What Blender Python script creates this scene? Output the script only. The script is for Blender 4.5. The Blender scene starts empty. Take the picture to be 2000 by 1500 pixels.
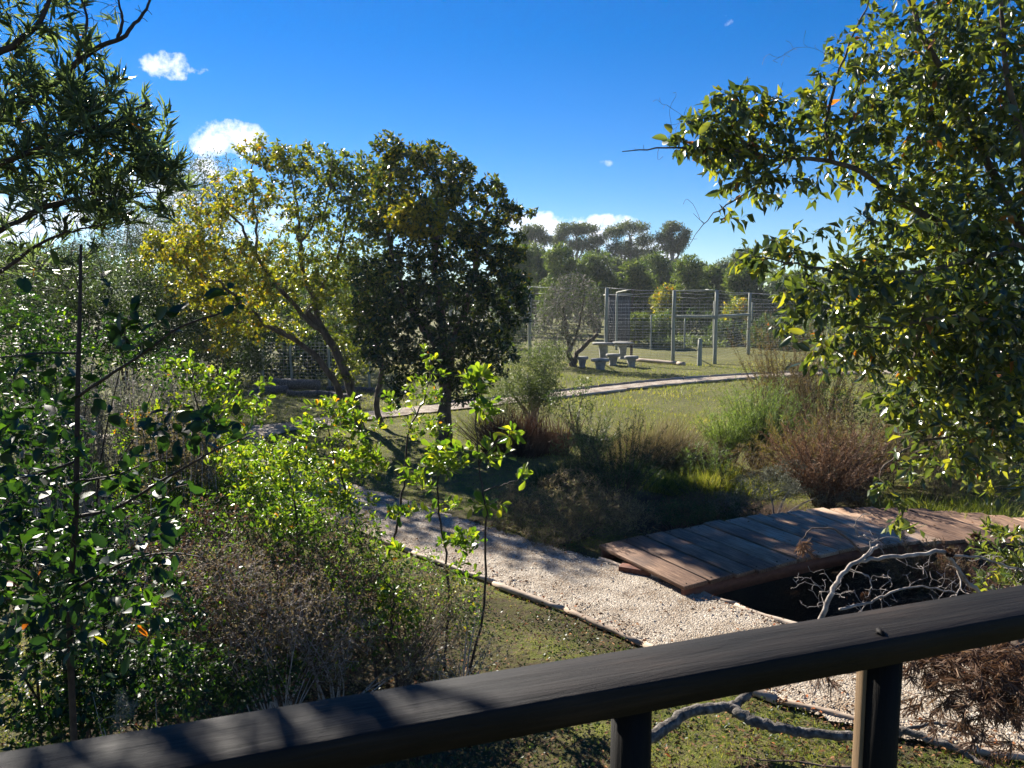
import bpy, math, random
import numpy as np
from mathutils import Vector, Matrix

R = math.radians
rng = np.random.default_rng(11)
random.seed(5)
sc = bpy.context.scene
COL = sc.collection

# ------------------------------------------------------------------ camera
CAM_H = 2.6
FPX = 1500.0
PITCH = math.atan(160 / FPX)
cam = bpy.data.cameras.new('camera')
cam.sensor_width = 36; cam.lens = 27; cam.clip_start = 0.05; cam.clip_end = 4000
cam.dof.use_dof = True; cam.dof.focus_distance = 8.0; cam.dof.aperture_fstop = 16
camo = bpy.data.objects.new('camera', cam); COL.objects.link(camo)
camo.location = (0, 0, CAM_H); camo.rotation_euler = (R(90) - PITCH, 0, 0)
sc.camera = camo

# ------------------------------------------------------------------ light
SUN_AZ = -34      # degrees, measured from the view direction, negative = to the left
SUN_EL = 30
sun_dir = Vector((math.sin(R(SUN_AZ)) * math.cos(R(SUN_EL)), math.cos(R(SUN_AZ)) * math.cos(R(SUN_EL)), math.sin(R(SUN_EL))))
sd = bpy.data.lights.new('sun', 'SUN'); sd.energy = 5.0; sd.angle = R(0.53); sd.color = (1, .93, .82)
so = bpy.data.objects.new('sun', sd); COL.objects.link(so)
so.rotation_euler = sun_dir.to_track_quat('Z', 'Y').to_euler()

sc.view_settings.view_transform = 'Standard'; sc.view_settings.look = 'None'
sc.view_settings.exposure = 1.62; sc.view_settings.gamma = 1; sc.view_settings.use_curve_mapping = False
sc.cycles.max_bounces = 7; sc.cycles.diffuse_bounces = 3; sc.cycles.glossy_bounces = 2
sc.cycles.transmission_bounces = 4; sc.cycles.transparent_max_bounces = 4
sc.cycles.caustics_reflective = False; sc.cycles.caustics_refractive = False
sc.cycles.sample_clamp_indirect = 6


def ray(px, py):
    t = (py - 750) / FPX; u = (px - 1000) / FPX
    return np.array([u, math.cos(PITCH) - t * math.sin(PITCH), -math.sin(PITCH) - t * math.cos(PITCH)])


def P(px, py, Y):
    r = ray(px, py); return np.array([0, 0, CAM_H]) + r * (Y / r[1])


def G(px, py, z=0.0):
    r = ray(px, py); return np.array([0, 0, CAM_H]) + r * ((z - CAM_H) / r[2])


# ---- world: Nishita sky with small fair weather clouds
w = bpy.data.worlds.new('World'); sc.world = w; w.use_nodes = True
nt = w.node_tree; nt.nodes.clear()


def N(tree, typ, **kw):
    n = tree.nodes.new(typ)
    for k, v in kw.items():
        if k.startswith('i_'):
            n.inputs[int(k[2:])].default_value = v
        else:
            setattr(n, k, v)
    return n


L = nt.links.new
wo = N(nt, 'ShaderNodeOutputWorld'); bg = N(nt, 'ShaderNodeBackground'); bg.inputs[1].default_value = 0.05
sky = N(nt, 'ShaderNodeTexSky', sky_type='NISHITA'); sky.sun_disc = False
sky.sun_elevation = R(SUN_EL); sky.sun_rotation = R(SUN_AZ)
sky.altitude = 100; sky.air_density = 1.0; sky.dust_density = 0.0; sky.ozone_density = 5
hs = N(nt, 'ShaderNodeHueSaturation'); hs.inputs['Saturation'].default_value = 1.38; hs.inputs['Hue'].default_value = 0.512; hs.inputs['Value'].default_value = .86
L(sky.outputs[0], hs.inputs['Color'])
tc = N(nt, 'ShaderNodeTexCoord'); sep = N(nt, 'ShaderNodeSeparateXYZ'); L(tc.outputs['Generated'], sep.inputs[0])


def M(tree, op, a, b=None, c=None, clamp=False):
    n = tree.nodes.new('ShaderNodeMath'); n.operation = op; n.use_clamp = clamp
    for i, v in enumerate((a, b, c)):
        if v is None: continue
        if isinstance(v, (int, float)): n.inputs[i].default_value = v
        else: tree.links.new(v, n.inputs[i])
    return n.outputs[0]


ysafe = M(nt, 'MAXIMUM', sep.outputs[1], 0.05)
cu = M(nt, 'DIVIDE', sep.outputs[0], ysafe); cv = M(nt, 'DIVIDE', sep.outputs[2], ysafe)
nz = N(nt, 'ShaderNodeTexNoise'); nz.inputs['Scale'].default_value = 34; nz.inputs['Detail'].default_value = 7; nz.inputs['Roughness'].default_value = .66
L(tc.outputs['Generated'], nz.inputs['Vector'])
nz2 = N(nt, 'ShaderNodeTexNoise'); nz2.inputs['Scale'].default_value = 13; nz2.inputs['Detail'].default_value = 3
L(tc.outputs['Generated'], nz2.inputs['Vector'])
tot = None
for (px, py, rx, ry, dens) in [(322, 126, 44, 22, .85), (380, 136, 40, 13, .6), (345, 145, 50, 10, .6), (440, 272, 62, 30, 1.1), (405, 282, 35, 16, .7), (425, 340, 60, 26, .9),
                               (1050, 448, 55, 28, .9), (1140, 452, 100, 26, .8), (1195, 440, 45, 18, .7), (1200, 500, 110, 34, .9), (1070, 490, 80, 30, .8),
                               (1415, 38, 18, 14, .28), (1185, 318, 16, 8, .22), (150, 430, 330, 60, .75), (300, 385, 120, 38, .7), (1290, 500, 50, 24, .6)]:
    r = ray(px, py); r2 = ray(px + rx, py - ry)
    u0, v0 = r[0] / r[1], r[2] / r[1]
    ru = abs(rx / FPX) * 1.15; rv = abs(ry / FPX) * 1.15
    a = M(nt, 'POWER', M(nt, 'ABSOLUTE', M(nt, 'DIVIDE', M(nt, 'SUBTRACT', cu, u0), ru)), 2.0)
    b = M(nt, 'POWER', M(nt, 'ABSOLUTE', M(nt, 'DIVIDE', M(nt, 'SUBTRACT', cv, v0), rv)), 2.0)
    m = M(nt, 'SUBTRACT', 1.0, M(nt, 'MULTIPLY', M(nt, 'ADD', a, b), .62))
    m = M(nt, 'MULTIPLY', M(nt, 'MAXIMUM', m, 0.0), dens)
    tot = m if tot is None else M(nt, 'MAXIMUM', tot, m)
nn = M(nt, 'ADD', M(nt, 'MULTIPLY', M(nt, 'SUBTRACT', nz.outputs[0], .5), 4.6), M(nt, 'MULTIPLY', M(nt, 'SUBTRACT', nz2.outputs[0], .5), 2.6))
dn = M(nt, 'ADD', M(nt, 'MULTIPLY', tot, 1.5), M(nt, 'SUBTRACT', M(nt, 'MULTIPLY', nn, M(nt, 'MINIMUM', M(nt, 'MULTIPLY', tot, 3), 1.0)), .42))
dn = M(nt, 'MULTIPLY', M(nt, 'MAXIMUM', dn, 0.0), 1.0, clamp=True)
front = M(nt, 'GREATER_THAN', sep.outputs[1], 0.06)
dn = M(nt, 'MULTIPLY', dn, front)
mx = N(nt, 'ShaderNodeMix', data_type='RGBA'); L(dn, mx.inputs[0]); L(hs.outputs[0], mx.inputs[6]); mx.inputs[7].default_value = (8.6, 9.0, 9.8, 1)
L(mx.outputs[2], bg.inputs[0]); L(bg.outputs[0], wo.inputs[0])

# ------------------------------------------------------------------ materials
MATS = {}


def newmat(name):
    m = bpy.data.materials.new(name); m.use_nodes = True
    t = m.node_tree; t.nodes.clear()
    o = N(t, 'ShaderNodeOutputMaterial'); b = N(t, 'ShaderNodeBsdfPrincipled')
    t.links.new(b.outputs[0], o.inputs[0])
    return m, t, b, o


def ramp(t, fac, stops, interp='LINEAR'):
    n = t.nodes.new('ShaderNodeValToRGB'); n.color_ramp.interpolation = interp
    while len(n.color_ramp.elements) < len(stops): n.color_ramp.elements.new(.5)
    for e, (p, c) in zip(n.color_ramp.elements, stops):
        e.position = p; e.color = (*c, 1)
    t.links.new(fac, n.inputs[0]); return n.outputs[0]


def noise(t, scale, detail=4, rough=.55, coord='Object', stretch=None):
    c = t.nodes.new('ShaderNodeTexCoord'); n = t.nodes.new('ShaderNodeTexNoise')
    n.inputs['Scale'].default_value = scale; n.inputs['Detail'].default_value = detail; n.inputs['Roughness'].default_value = rough
    if stretch:
        mp = t.nodes.new('ShaderNodeMapping'); mp.inputs['Scale'].default_value = stretch
        t.links.new(c.outputs[coord], mp.inputs[0]); t.links.new(mp.outputs[0], n.inputs['Vector'])
    else:
        t.links.new(c.outputs[coord], n.inputs['Vector'])
    return n.outputs[0]


def bump(t, b, h, strength=.5, dist=.01):
    n = t.nodes.new('ShaderNodeBump'); n.inputs['Strength'].default_value = strength; n.inputs['Distance'].default_value = dist
    t.links.new(h, n.inputs['Height']); t.links.new(n.outputs[0], b.inputs['Normal'])


def leafmat(name, stops, trans=.45, rough=.38, spec=.5, tgain=(1.5, 1.45, .5)):
    """leaf: attribute 'tint' picks the colour; part of the light passes through."""
    m, t, b, o = newmat(name)
    at = N(t, 'ShaderNodeAttribute', attribute_name='tint')
    c = ramp(t, at.outputs['Fac'], stops)
    t.links.new(c, b.inputs['Base Color']); b.inputs['Roughness'].default_value = rough
    b.inputs['Specular IOR Level'].default_value = spec
    tr = N(t, 'ShaderNodeBsdfTranslucent')
    mul = N(t, 'ShaderNodeMix', data_type='RGBA', blend_type='MULTIPLY'); mul.inputs[0].default_value = 1
    t.links.new(c, mul.inputs[6]); mul.inputs[7].default_value = (*tgain, 1)
    t.links.new(mul.outputs[2], tr.inputs[0])
    ms = N(t, 'ShaderNodeMixShader'); ms.inputs[0].default_value = trans
    t.links.new(b.outputs[0], ms.inputs[1]); t.links.new(tr.outputs[0], ms.inputs[2]); t.links.new(ms.outputs[0], o.inputs[0])
    return m


def simplemat(name, stops, scale=12, rough=.85, bs=.5, bd=.01, stretch=None, detail=6, spec=.3):
    m, t, b, o = newmat(name)
    n = noise(t, scale, detail, stretch=stretch)
    t.links.new(ramp(t, n, stops), b.inputs['Base Color']); b.inputs['Roughness'].default_value = rough
    b.inputs['Specular IOR Level'].default_value = spec
    bump(t, b, n, bs, bd); return m


# palettes: tint 0 .. 1
MATS['right_leaf'] = leafmat('glossy_leaf', [(0, (.022, .038, .022)), (.45, (.055, .084, .036)), (.75, (.12, .155, .042)), (.93, (.24, .25, .04)), (1, (.32, .12, .03))], .42, .27, .8, (1.9, 1.8, .5))
MATS['yellow_leaf'] = leafmat('yellowing_leaf', [(0, (.03, .055, .015)), (.35, (.08, .12, .02)), (.65, (.22, .24, .02)), (.88, (.40, .32, .02)), (1, (.36, .14, .02))], .50, .42, .5, (1.6, 1.5, .5))
MATS['dark_leaf'] = leafmat('dark_leaf', [(0, (.014, .030, .018)), (.5, (.032, .062, .026)), (.8, (.085, .12, .028)), (1, (.26, .23, .025))], .36, .27, .55, (1.7, 1.6, .4))
MATS['sap_leaf'] = leafmat('young_leaf', [(0, (.035, .085, .018)), (.4, (.085, .16, .02)), (.75, (.19, .245, .035)), (.94, (.34, .34, .04)), (1, (.45, .18, .03))], .52, .36, .5, (1.7, 1.7, .45))
MATS['narrow_leaf'] = leafmat('narrow_leaf', [(0, (.06, .085, .058)), (.6, (.125, .165, .10)), (.92, (.20, .25, .11)), (.97, (.36, .13, .02)), (1, (.40, .15, .02))], .48, .40, .5, (1.6, 1.7, .7))
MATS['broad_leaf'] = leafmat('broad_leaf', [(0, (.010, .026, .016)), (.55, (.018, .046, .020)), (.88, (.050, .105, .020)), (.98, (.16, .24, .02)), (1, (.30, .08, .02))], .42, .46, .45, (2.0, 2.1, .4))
MATS['grey_leaf'] = leafmat('grey_green_leaf', [(0, (.055, .075, .040)), (.6, (.11, .14, .065)), (1, (.20, .23, .10))], .35, .55, .3, (1.2, 1.3, .6))
MATS['bush_leaf'] = leafmat('bush_leaf', [(0, (.020, .036, .017)), (.6, (.048, .072, .028)), (1, (.12, .145, .045))], .40, .48, .4, (1.4, 1.5, .6))
MATS['silver_leaf'] = leafmat('silver_leaf', [(0, (.09, .10, .075)), (1, (.24, .25, .19))], .25, .7, .2, (1, 1, .8))
MATS['gum_leaf'] = leafmat('gum_leaf', [(0, (.05, .075, .045)), (.6, (.10, .13, .065)), (1, (.17, .19, .08))], .3, .55, .3, (1.2, 1.3, .7))
MATS['far_leaf'] = leafmat('far_leaf', [(0, (.035, .065, .026)), (.5, (.085, .125, .036)), (1, (.17, .20, .055))], .35, .6, .3, (1.3, 1.4, .6))
MATS['dry_leaf'] = leafmat('dry_leaf', [(0, (.06, .032, .020)), (.5, (.14, .080, .050)), (1, (.30, .20, .12))], .3, .7, .2, (1.1, 1, .8))
MATS['straw'] = leafmat('straw', [(0, (.10, .075, .045)), (.5, (.22, .17, .09)), (.8, (.30, .25, .13)), (1, (.16, .20, .05))], .35, .7, .2, (1, 1, .8))
MATS['heath'] = leafmat('heath', [(0, (.06, .045, .032)), (.5, (.14, .105, .070)), (.8, (.15, .14, .05)), (1, (.22, .20, .05))], .4, .6, .2, (1.2, 1.1, .6))
MATS['feather'] = leafmat('feathery_leaf', [(0, (.05, .085, .035)), (.5, (.11, .16, .055)), (1, (.22, .27, .08))], .45, .55, .3, (1.3, 1.4, .6))
MATS['fern'] = leafmat('dark_frond', [(0, (.012, .028, .012)), (.6, (.028, .055, .018)), (1, (.07, .11, .02))], .4, .45, .4, (1.4, 1.5, .5))
MATS['grass'] = leafmat('grass', [(0, (.050, .072, .018)), (.4, (.105, .135, .026)), (.75, (.20, .21, .042)), (1, (.34, .30, .11))], .5, .5, .3, (1.5, 1.5, .5))
MATS['litter'] = leafmat('litter', [(0, (.05, .022, .012)), (.5, (.16, .08, .035)), (.8, (.35, .18, .08)), (1, (.45, .12, .03))], .2, .8, .2, (1, 1, 1))

MATS['bark'] = simplemat('bark', [(.3, (.05, .037, .026)), (.7, (.17, .13, .10))], 14, .9, .8, .01, (1, 1, .35))
MATS['twig'] = simplemat('twig_bark', [(.3, (.05, .032, .024)), (.7, (.14, .10, .075))], 30, .8, .4, .003)
MATS['darktwig'] = simplemat('dark_twig_bark', [(.3, (.022, .014, .012)), (.7, (.065, .043, .035))], 30, .7, .4, .003)
MATS['dead'] = simplemat('bleached_bark', [(.25, (.12, .095, .08)), (.7, (.40, .35, .30))], 22, .9, .8, .006)
MATS['greytwig'] = simplemat('grey_twig', [(.3, (.19, .16, .145)), (.7, (.44, .385, .35))], 20, .9, .4, .003)
MATS['logbark'] = simplemat('rough_log_bark', [(.3, (.03, .027, .024)), (.55, (.13, .115, .10)), (.75, (.28, .25, .22))], 30, .95, 1, .02, None, 9)
MATS['pole'] = simplemat('weathered_pole', [(.3, (.18, .19, .15)), (.7, (.38, .38, .30))], 8, .85, .4, .01, (3, 3, .3))
MATS['concrete'] = simplemat('weathered_concrete', [(.3, (.16, .155, .135)), (.7, (.38, .365, .33))], 6, .95, .6, .01)
MATS['wire'] = simplemat('galvanised_wire', [(.3, (.26, .28, .28)), (.7, (.42, .44, .44))], 4, .5, .1, .001, None, 2, .5)
MATS['hut'] = simplemat('hut_boards', [(.3, (.08, .075, .07)), (.7, (.15, .14, .13))], 5, .9, .3, .01, (6, 6, .4))
MATS['soil'] = simplemat('dark_soil', [(.3, (.020, .014, .010)), (.7, (.06, .042, .03))], 9, .95, .8, .03)


def woodmat(name, stops, rough, along=0, gs=1.0, bs=.35, spec=.35, blot=.38):
    m, t, b, o = newmat(name)
    st = [14.0, 14.0, 14.0]; st[along] = .9
    c = t.nodes.new('ShaderNodeTexCoord'); oi = t.nodes.new('ShaderNodeObjectInfo')
    off = N(t, 'ShaderNodeVectorMath', operation='ADD'); t.links.new(c.outputs['Object'], off.inputs[0])
    cx = t.nodes.new('ShaderNodeCombineXYZ')
    for i in range(3): t.links.new(M(t, 'MULTIPLY', oi.outputs['Random'], 37 + i * 13), cx.inputs[i])
    t.links.new(cx.outputs[0], off.inputs[1])
    mp = t.nodes.new('ShaderNodeMapping'); mp.inputs['Scale'].default_value = [v * gs for v in st]; t.links.new(off.outputs[0], mp.inputs[0])
    n1 = t.nodes.new('ShaderNodeTexNoise'); n1.inputs['Scale'].default_value = 2.2; n1.inputs['Detail'].default_value = 9; n1.inputs['Roughness'].default_value = .68; n1.inputs['Distortion'].default_value = .5
    t.links.new(mp.outputs[0], n1.inputs['Vector'])
    n2 = t.nodes.new('ShaderNodeTexNoise'); n2.inputs['Scale'].default_value = 2.5; n2.inputs['Detail'].default_value = 5; t.links.new(off.outputs[0], n2.inputs['Vector'])
    f = M(t, 'ADD', M(t, 'MULTIPLY', n1.outputs[0], 1 - blot), M(t, 'MULTIPLY', n2.outputs[0], blot))
    f = M(t, 'ADD', f, M(t, 'MULTIPLY', M(t, 'SUBTRACT', oi.outputs['Random'], .5), .22))
    t.links.new(ramp(t, f, stops), b.inputs['Base Color'])
    t.links.new(M(t, 'ADD', M(t, 'MULTIPLY', n2.outputs[0], .3), rough - .15), b.inputs['Roughness'])
    bump(t, b, n1.outputs[0], bs, .006); b.inputs['Specular IOR Level'].default_value = spec; return m


MATS['plank'] = woodmat('weathered_red_plank', [(.28, (.040, .022, .014)), (.42, (.13, .072, .042)), (.54, (.29, .175, .105)), (.68, (.44, .34, .25))], .78, 1, 2.2, .6)
MATS['beam'] = woodmat('red_beam', [(.3, (.06, .018, .010)), (.6, (.19, .065, .032))], .7, 0)
MATS['rail'] = woodmat('dark_stained_rail', [(.36, (.0025, .002, .0018)), (.48, (.011, .008, .0065)), (.56, (.026, .018, .014)), (.68, (.11, .080, .060))], .66, 0, 2.0, .6, .22, .58)  # blotches are mottling; the warm brown end also paints in sunlit patches
MATS['railpost'] = woodmat('dark_stained_post', [(.3, (.002, .0018, .0015)), (.7, (.011, .008, .006))], .66, 2, 2, .4, .15)
MATS['sunlit_edge'] = woodmat('sunlit_post_edge', [(.3, (.10, .06, .03)), (.7, (.26, .17, .09))], .7, 2)  # paler wood colour that paints the sunlit side of a post
MATS['edging'] = woodmat('bleached_edging', [(.3, (.20, .14, .10)), (.5, (.36, .28, .21)), (.7, (.5, .42, .34))], .85, 0)

# ------------------------------------------------------------------ ground shape
PATH = [G(2250, 1420)[:2], (4.2, 4.35), (3.1, 4.75), (2.35, 5.05), (1.55, 5.9), (.9, 6.7), (.15, 7.45), (-.9, 8.5), (-1.9, 9.6), (-3.3, 11.0), (-4.6, 12.6), (-5.3, 14.3), (-5.06, 15.7)]
PATH = np.array([tuple(p) for p in PATH])
PATH2 = np.array([(-12.5, 13.2), (-8.5, 14.3), (-5.06, 15.7), (-3.5, 17.4), (-1.2, 19.4), (1.15, 21.4), (3.6, 23.6), (5.6, 25.2), (7.8, 26.6), (11, 28.0), (16, 29)])


def smooth_line(p, n=8):
    out = []
    p = np.asarray(p, float)
    q = np.vstack([2 * p[0] - p[1], p, 2 * p[-1] - p[-2]])
    for i in range(1, len(q) - 2):
        for k in range(n):
            t = k / n
            out.append(.5 * (2 * q[i] + (q[i + 1] - q[i - 1]) * t + (2 * q[i - 1] - 5 * q[i] + 4 * q[i + 1] - q[i + 2]) * t * t + (3 * q[i] - q[i - 1] - 3 * q[i + 1] + q[i + 2]) * t ** 3))
    out.append(q[-2]); return np.array(out)


PL1 = smooth_line(PATH); PL2 = smooth_line(PATH2)
DITCH = smooth_line([(6.5, 6.0), (5.2, 6.3), (4.0, 6.3), (3.1, 6.6), (2.55, 7.2), (2.7, 8.2), (2.6, 9.2)])


def dist_line(x, y, line):
    x = np.asarray(x, float).ravel(); y = np.asarray(y, float).ravel()
    d = np.full(x.shape, 1e9)
    for a, b in zip(line[:-1], line[1:]):
        ab = b - a; l2 = ab @ ab + 1e-12
        t = np.clip(((x - a[0]) * ab[0] + (y - a[1]) * ab[1]) / l2, 0, 1)
        d = np.minimum(d, np.hypot(x - a[0] - t * ab[0], y - a[1] - t * ab[1]))
    return d


def gz(x, y):
    x = np.asarray(x, float); sh = x.shape; xf = x.ravel(); yf = np.asarray(y, float).ravel()
    dp = np.minimum(dist_line(xf, yf, PL1), dist_line(xf, yf, PL2)); dd = dist_line(xf, yf, DITCH)
    und = .05 * np.sin(xf * .9 + 1) * np.sin(yf * .7) + .03 * np.sin(xf * 2.3 + yf * 1.1) + .02 * np.sin(xf * 5.1) * np.sin(yf * 4.3 + 2)
    z = und * np.clip((dp - .6) / 1.2, 0, 1) - .03
    sd_ = np.clip(1 - dd / 1.25, 0, 1); sm = sd_ * sd_ * (3 - 2 * sd_)
    fade = np.clip((dp - .58) / .35, 0, 1) 
    z = z - .62 * sm * fade
    return z.reshape(sh)


def gz1(x, y): return float(gz(np.array([x]), np.array([y]))[0])


# ------------------------------------------------------------------ mesh helpers
def link(name, me, parent=None, mat=None, loc=None):
    o = bpy.data.objects.new(name, me); COL.objects.link(o)
    if parent is not None: o.parent = parent
    if loc is not None: o.location = loc
    if mat is not None and me is not None:
        if not me.materials: me.materials.append(MATS[mat] if isinstance(mat, str) else mat)
    return o


def mesh_np(name, v, faces, tint=None, smooth=False):
    """v (N,3); faces: list of index arrays, each (m,k)"""
    me = bpy.data.meshes.new(name)
    v = np.ascontiguousarray(v, dtype=np.float32)
    me.vertices.add(len(v)); me.vertices.foreach_set('co', v.ravel())
    faces = [np.asarray(f, dtype=np.int32) for f in faces if len(f)]
    nl = sum(f.size for f in faces); npoly = sum(len(f) for f in faces)
    me.loops.add(nl); me.polygons.add(npoly)
    me.loops.foreach_set('vertex_index', np.concatenate([f.ravel() for f in faces]))
    st = []; s = 0
    for f in faces:
        st.append(s + np.arange(len(f), dtype=np.int32) * f.shape[1]); s += f.size
    me.polygons.foreach_set('loop_start', np.concatenate(st).astype(np.int32))
    if tint is not None:
        a = me.attributes.new('tint', 'FLOAT', 'FACE'); a.data.foreach_set('value', np.ascontiguousarray(tint, dtype=np.float32))
    me.update(calc_edges=True)
    if smooth: me.polygons.foreach_set('use_smooth', np.ones(npoly, dtype=bool))
    return me


def norm(a): return a / (np.linalg.norm(a, axis=-1, keepdims=True) + 1e-9)


# leaf templates: x across (-.5...5), y along (0..1), z lift; faces
def oval_template(hi=True, wp=.5, fold=.10, droop=.14):
    if hi:
        ys = [0, .22, .50, .78, 1.0]; ws = [.04, .38, .5, .34, 0]
        if wp > .55: ws = [.04, .25, .44, .5, 0]; ys = [0, .25, .52, .78, 1.0]
        v = []; f = []
        for y_, w_ in zip(ys[:-1], ws[:-1]):
            zc = -droop * y_ * y_
            v += [(-w_, y_, zc + fold * w_ * 2), (0, y_, zc), (w_, y_, zc + fold * w_ * 2)]
        v.append((0, 1.0, -droop))
        for i in range(3):
            a = i * 3; f += [(a, a + 1, a + 4, a + 3), (a + 1, a + 2, a + 5, a + 4)]
        t = [(9, 10, 12), (10, 11, 12)]
        return np.array(v), [np.array(f), np.array(t)]
    v = [(0, 0, 0), (-.5, .48, fold), (0, .5, -droop * .25), (.5, .48, fold), (0, 1, -droop)]
    return np.array(v), [np.array([(0, 2, 1), (0, 3, 2), (1, 2, 4), (2, 3, 4)])]


T_OVAL = oval_template(True); T_OBOV = oval_template(True, .6); T_OVAL_LO = oval_template(False)
T_OBLO = (np.array([(0, 0, 0), (-.42, .5, .08), (-.36, .82, .06), (0, 1, -.1), (.36, .82, .06), (.42, .5, .08), (0, .55, -.04)]),
          [np.array([(0, 6, 1), (0, 5, 6), (1, 6, 2), (6, 3, 2), (6, 4, 3), (5, 4, 6)])])
T_NARROW = (np.array([(-.25, 0, 0), (.25, 0, 0), (-.5, .4, .05), (.5, .4, .05), (-.42, .75, .02), (.42, .75, .02), (0, 1, -.06)]),
            [np.array([(0, 1, 3, 2), (2, 3, 5, 4)]), np.array([(4, 5, 6)])])
T_BLADE = (np.array([(-.5, 0, 0), (.5, 0, 0), (0, 1, 0)]), [np.array([(0, 1, 2)])])
T_BLADE2 = (np.array([(-.5, 0, 0), (.5, 0, 0), (-.35, .55, .06), (.35, .55, .06), (0, 1, .22)]), [np.array([(0, 1, 3, 2)]), np.array([(2, 3, 4)])])
T_QUAD = (np.array([(0, 0, 0), (-.5, .5, .08), (0, 1, 0), (.5, .5, .08)]), [np.array([(0, 3, 2), (0, 2, 1)])])


def leaf_mesh(name, pos, d, nrm, ln, wd, tint, T, smooth=False):
    tv, tf = T
    d = norm(d); side = norm(np.cross(d, nrm)); n2 = np.cross(side, d)
    v = pos[:, None, :] + d[:, None, :] * (tv[None, :, 1:2] * ln[:, None, None]) + side[:, None, :] * (tv[None, :, 0:1] * wd[:, None, None]) + n2[:, None, :] * (tv[None, :, 2:3] * (ln * rng.uniform(-.3, 2.6, len(pos)))[:, None, None])
    k = len(tv); n = len(pos); base = (np.arange(n) * k)
    faces = []; tt = []
    for f in tf:
        faces.append((base[:, None, None] + f[None]).reshape(-1, f.shape[1])); tt.append(np.repeat(tint, len(f)))
    return mesh_np(name, v.reshape(-1, 3), faces, np.concatenate(tt), smooth)


class Tubes:
    def __init__(s): s.g = {}

    def add(s, pts, rad, k=3):
        pts = np.asarray(pts, float)
        s.g.setdefault((len(pts), k), []).append((pts, np.asarray(rad, float)))

    def build(s, name, mat, parent=None, off=(0, 0, 0), smooth=True, caps=True):
        if name == 'twigs': caps = False
        V = []; F4 = []; FC = {}; b = 0
        for (n, k), lst in s.g.items():
            p = np.array([a for a, _ in lst]) - np.array(off); r = np.array([c for _, c in lst])
            m = len(p)
            tan = np.empty_like(p); tan[:, 1:-1] = p[:, 2:] - p[:, :-2]; tan[:, 0] = p[:, 1] - p[:, 0]; tan[:, -1] = p[:, -1] - p[:, -2]
            tan = norm(tan); ov = norm(p[:, -1] - p[:, 0])
            ref = np.zeros((m, 3)); ax = np.argmin(np.abs(ov), axis=1); ref[np.arange(m), ax] = 1
            s1 = norm(np.cross(tan, ref[:, None, :])); s2 = np.cross(tan, s1)
            ang = np.arange(k) / k * 2 * math.pi
            ring = p[:, :, None, :] + r[:, :, None, None] * (np.cos(ang)[None, None, :, None] * s1[:, :, None, :] + np.sin(ang)[None, None, :, None] * s2[:, :, None, :])
            V.append(ring.reshape(-1, 3))
            i = np.arange(n - 1)[:, None]; j = np.arange(k)[None]; j2 = (j + 1) % k
            q = np.stack([i * k + j, i * k + j2, (i + 1) * k + j2, (i + 1) * k + j], -1).reshape(-1, 4)
            bb = b + np.arange(m) * n * k
            F4.append((bb[:, None, None] + q[None]).reshape(-1, 4))
            if caps:
                FC.setdefault(k, []).append(np.concatenate([bb[:, None] + np.arange(k)[None, ::-1], bb[:, None] + (n - 1) * k + np.arange(k)[None]]))
            b += m * n * k
        if not V: return None
        faces = [np.concatenate(F4)] + [np.concatenate(v) for v in FC.values()]
        me = mesh_np(name, np.concatenate(V), faces, None, smooth)
        return link(name, me, parent, mat)


def boxmesh(name, verts8_list):
    v = np.array(verts8_list, float).reshape(-1, 3)
    f = np.array([(0, 3, 2, 1), (4, 5, 6, 7), (0, 1, 5, 4), (1, 2, 6, 5), (2, 3, 7, 6), (3, 0, 4, 7)])
    n = len(v) // 8
    return mesh_np(name, v, [np.concatenate([f + 8 * i for i in range(n)])])


def box8(x0, x1, y0, y1, z0, z1):
    return [(x0, y0, z0), (x1, y0, z0), (x1, y1, z0), (x0, y1, z0), (x0, y0, z1), (x1, y0, z1), (x1, y1, z1), (x0, y1, z1)]


def box(name, x0, x1, y0, y1, z0, z1, mat, parent=None, loc=None, bevel=0, rotz=None):
    o = link(name, boxmesh(name, box8(x0, x1, y0, y1, z0, z1)), parent, mat, loc)
    if rotz is not None: o.rotation_euler[2] = rotz
    if bevel:
        md = o.modifiers.new('bevel', 'BEVEL'); md.width = bevel; md.segments = 2
    return o


def tag(o, label=None, cat=None, group=None, kind=None):
    if label: o['label'] = label
    if cat: o['category'] = cat
    if group: o['group'] = group
    if kind: o['kind'] = kind
    return o


def thing(name, label, cat, loc=(0, 0, 0), group=None):
    o = bpy.data.objects.new(name, None); COL.objects.link(o); o.location = [float(c) for c in loc]; o.empty_display_size = .2
    return tag(o, label, cat, group)


# ------------------------------------------------------------------ setting: ground and paths
def spaced(lo, hi, fine_lo, fine_hi, step, growth):
    a = list(np.arange(fine_lo, fine_hi, step)); s = step
    x = a[-1]
    while x < hi: s *= growth; x += s; a.append(x)
    s = step; x = a[0]; left = []
    while x > lo: s *= growth; x -= s; left.append(x)
    return np.array(left[::-1] + a)


gx = spaced(-900, 900, -4, 6, .12, 1.14); gy = spaced(-40, 1500, 3, 12, .12, 1.07)
X, Y = np.meshgrid(gx, gy)
Z = gz(X, Y)
Z = np.where(Y > 60, -.03, Z)
nx, ny = len(gx), len(gy)
idx = np.arange(nx * ny).reshape(ny, nx)
gq = np.stack([idx[:-1, :-1], idx[:-1, 1:], idx[1:, 1:], idx[1:, :-1]], -1).reshape(-1, 4)
gm = mesh_np('ground', np.stack([X, Y, Z], -1).reshape(-1, 3), [gq], None, True)
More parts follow.
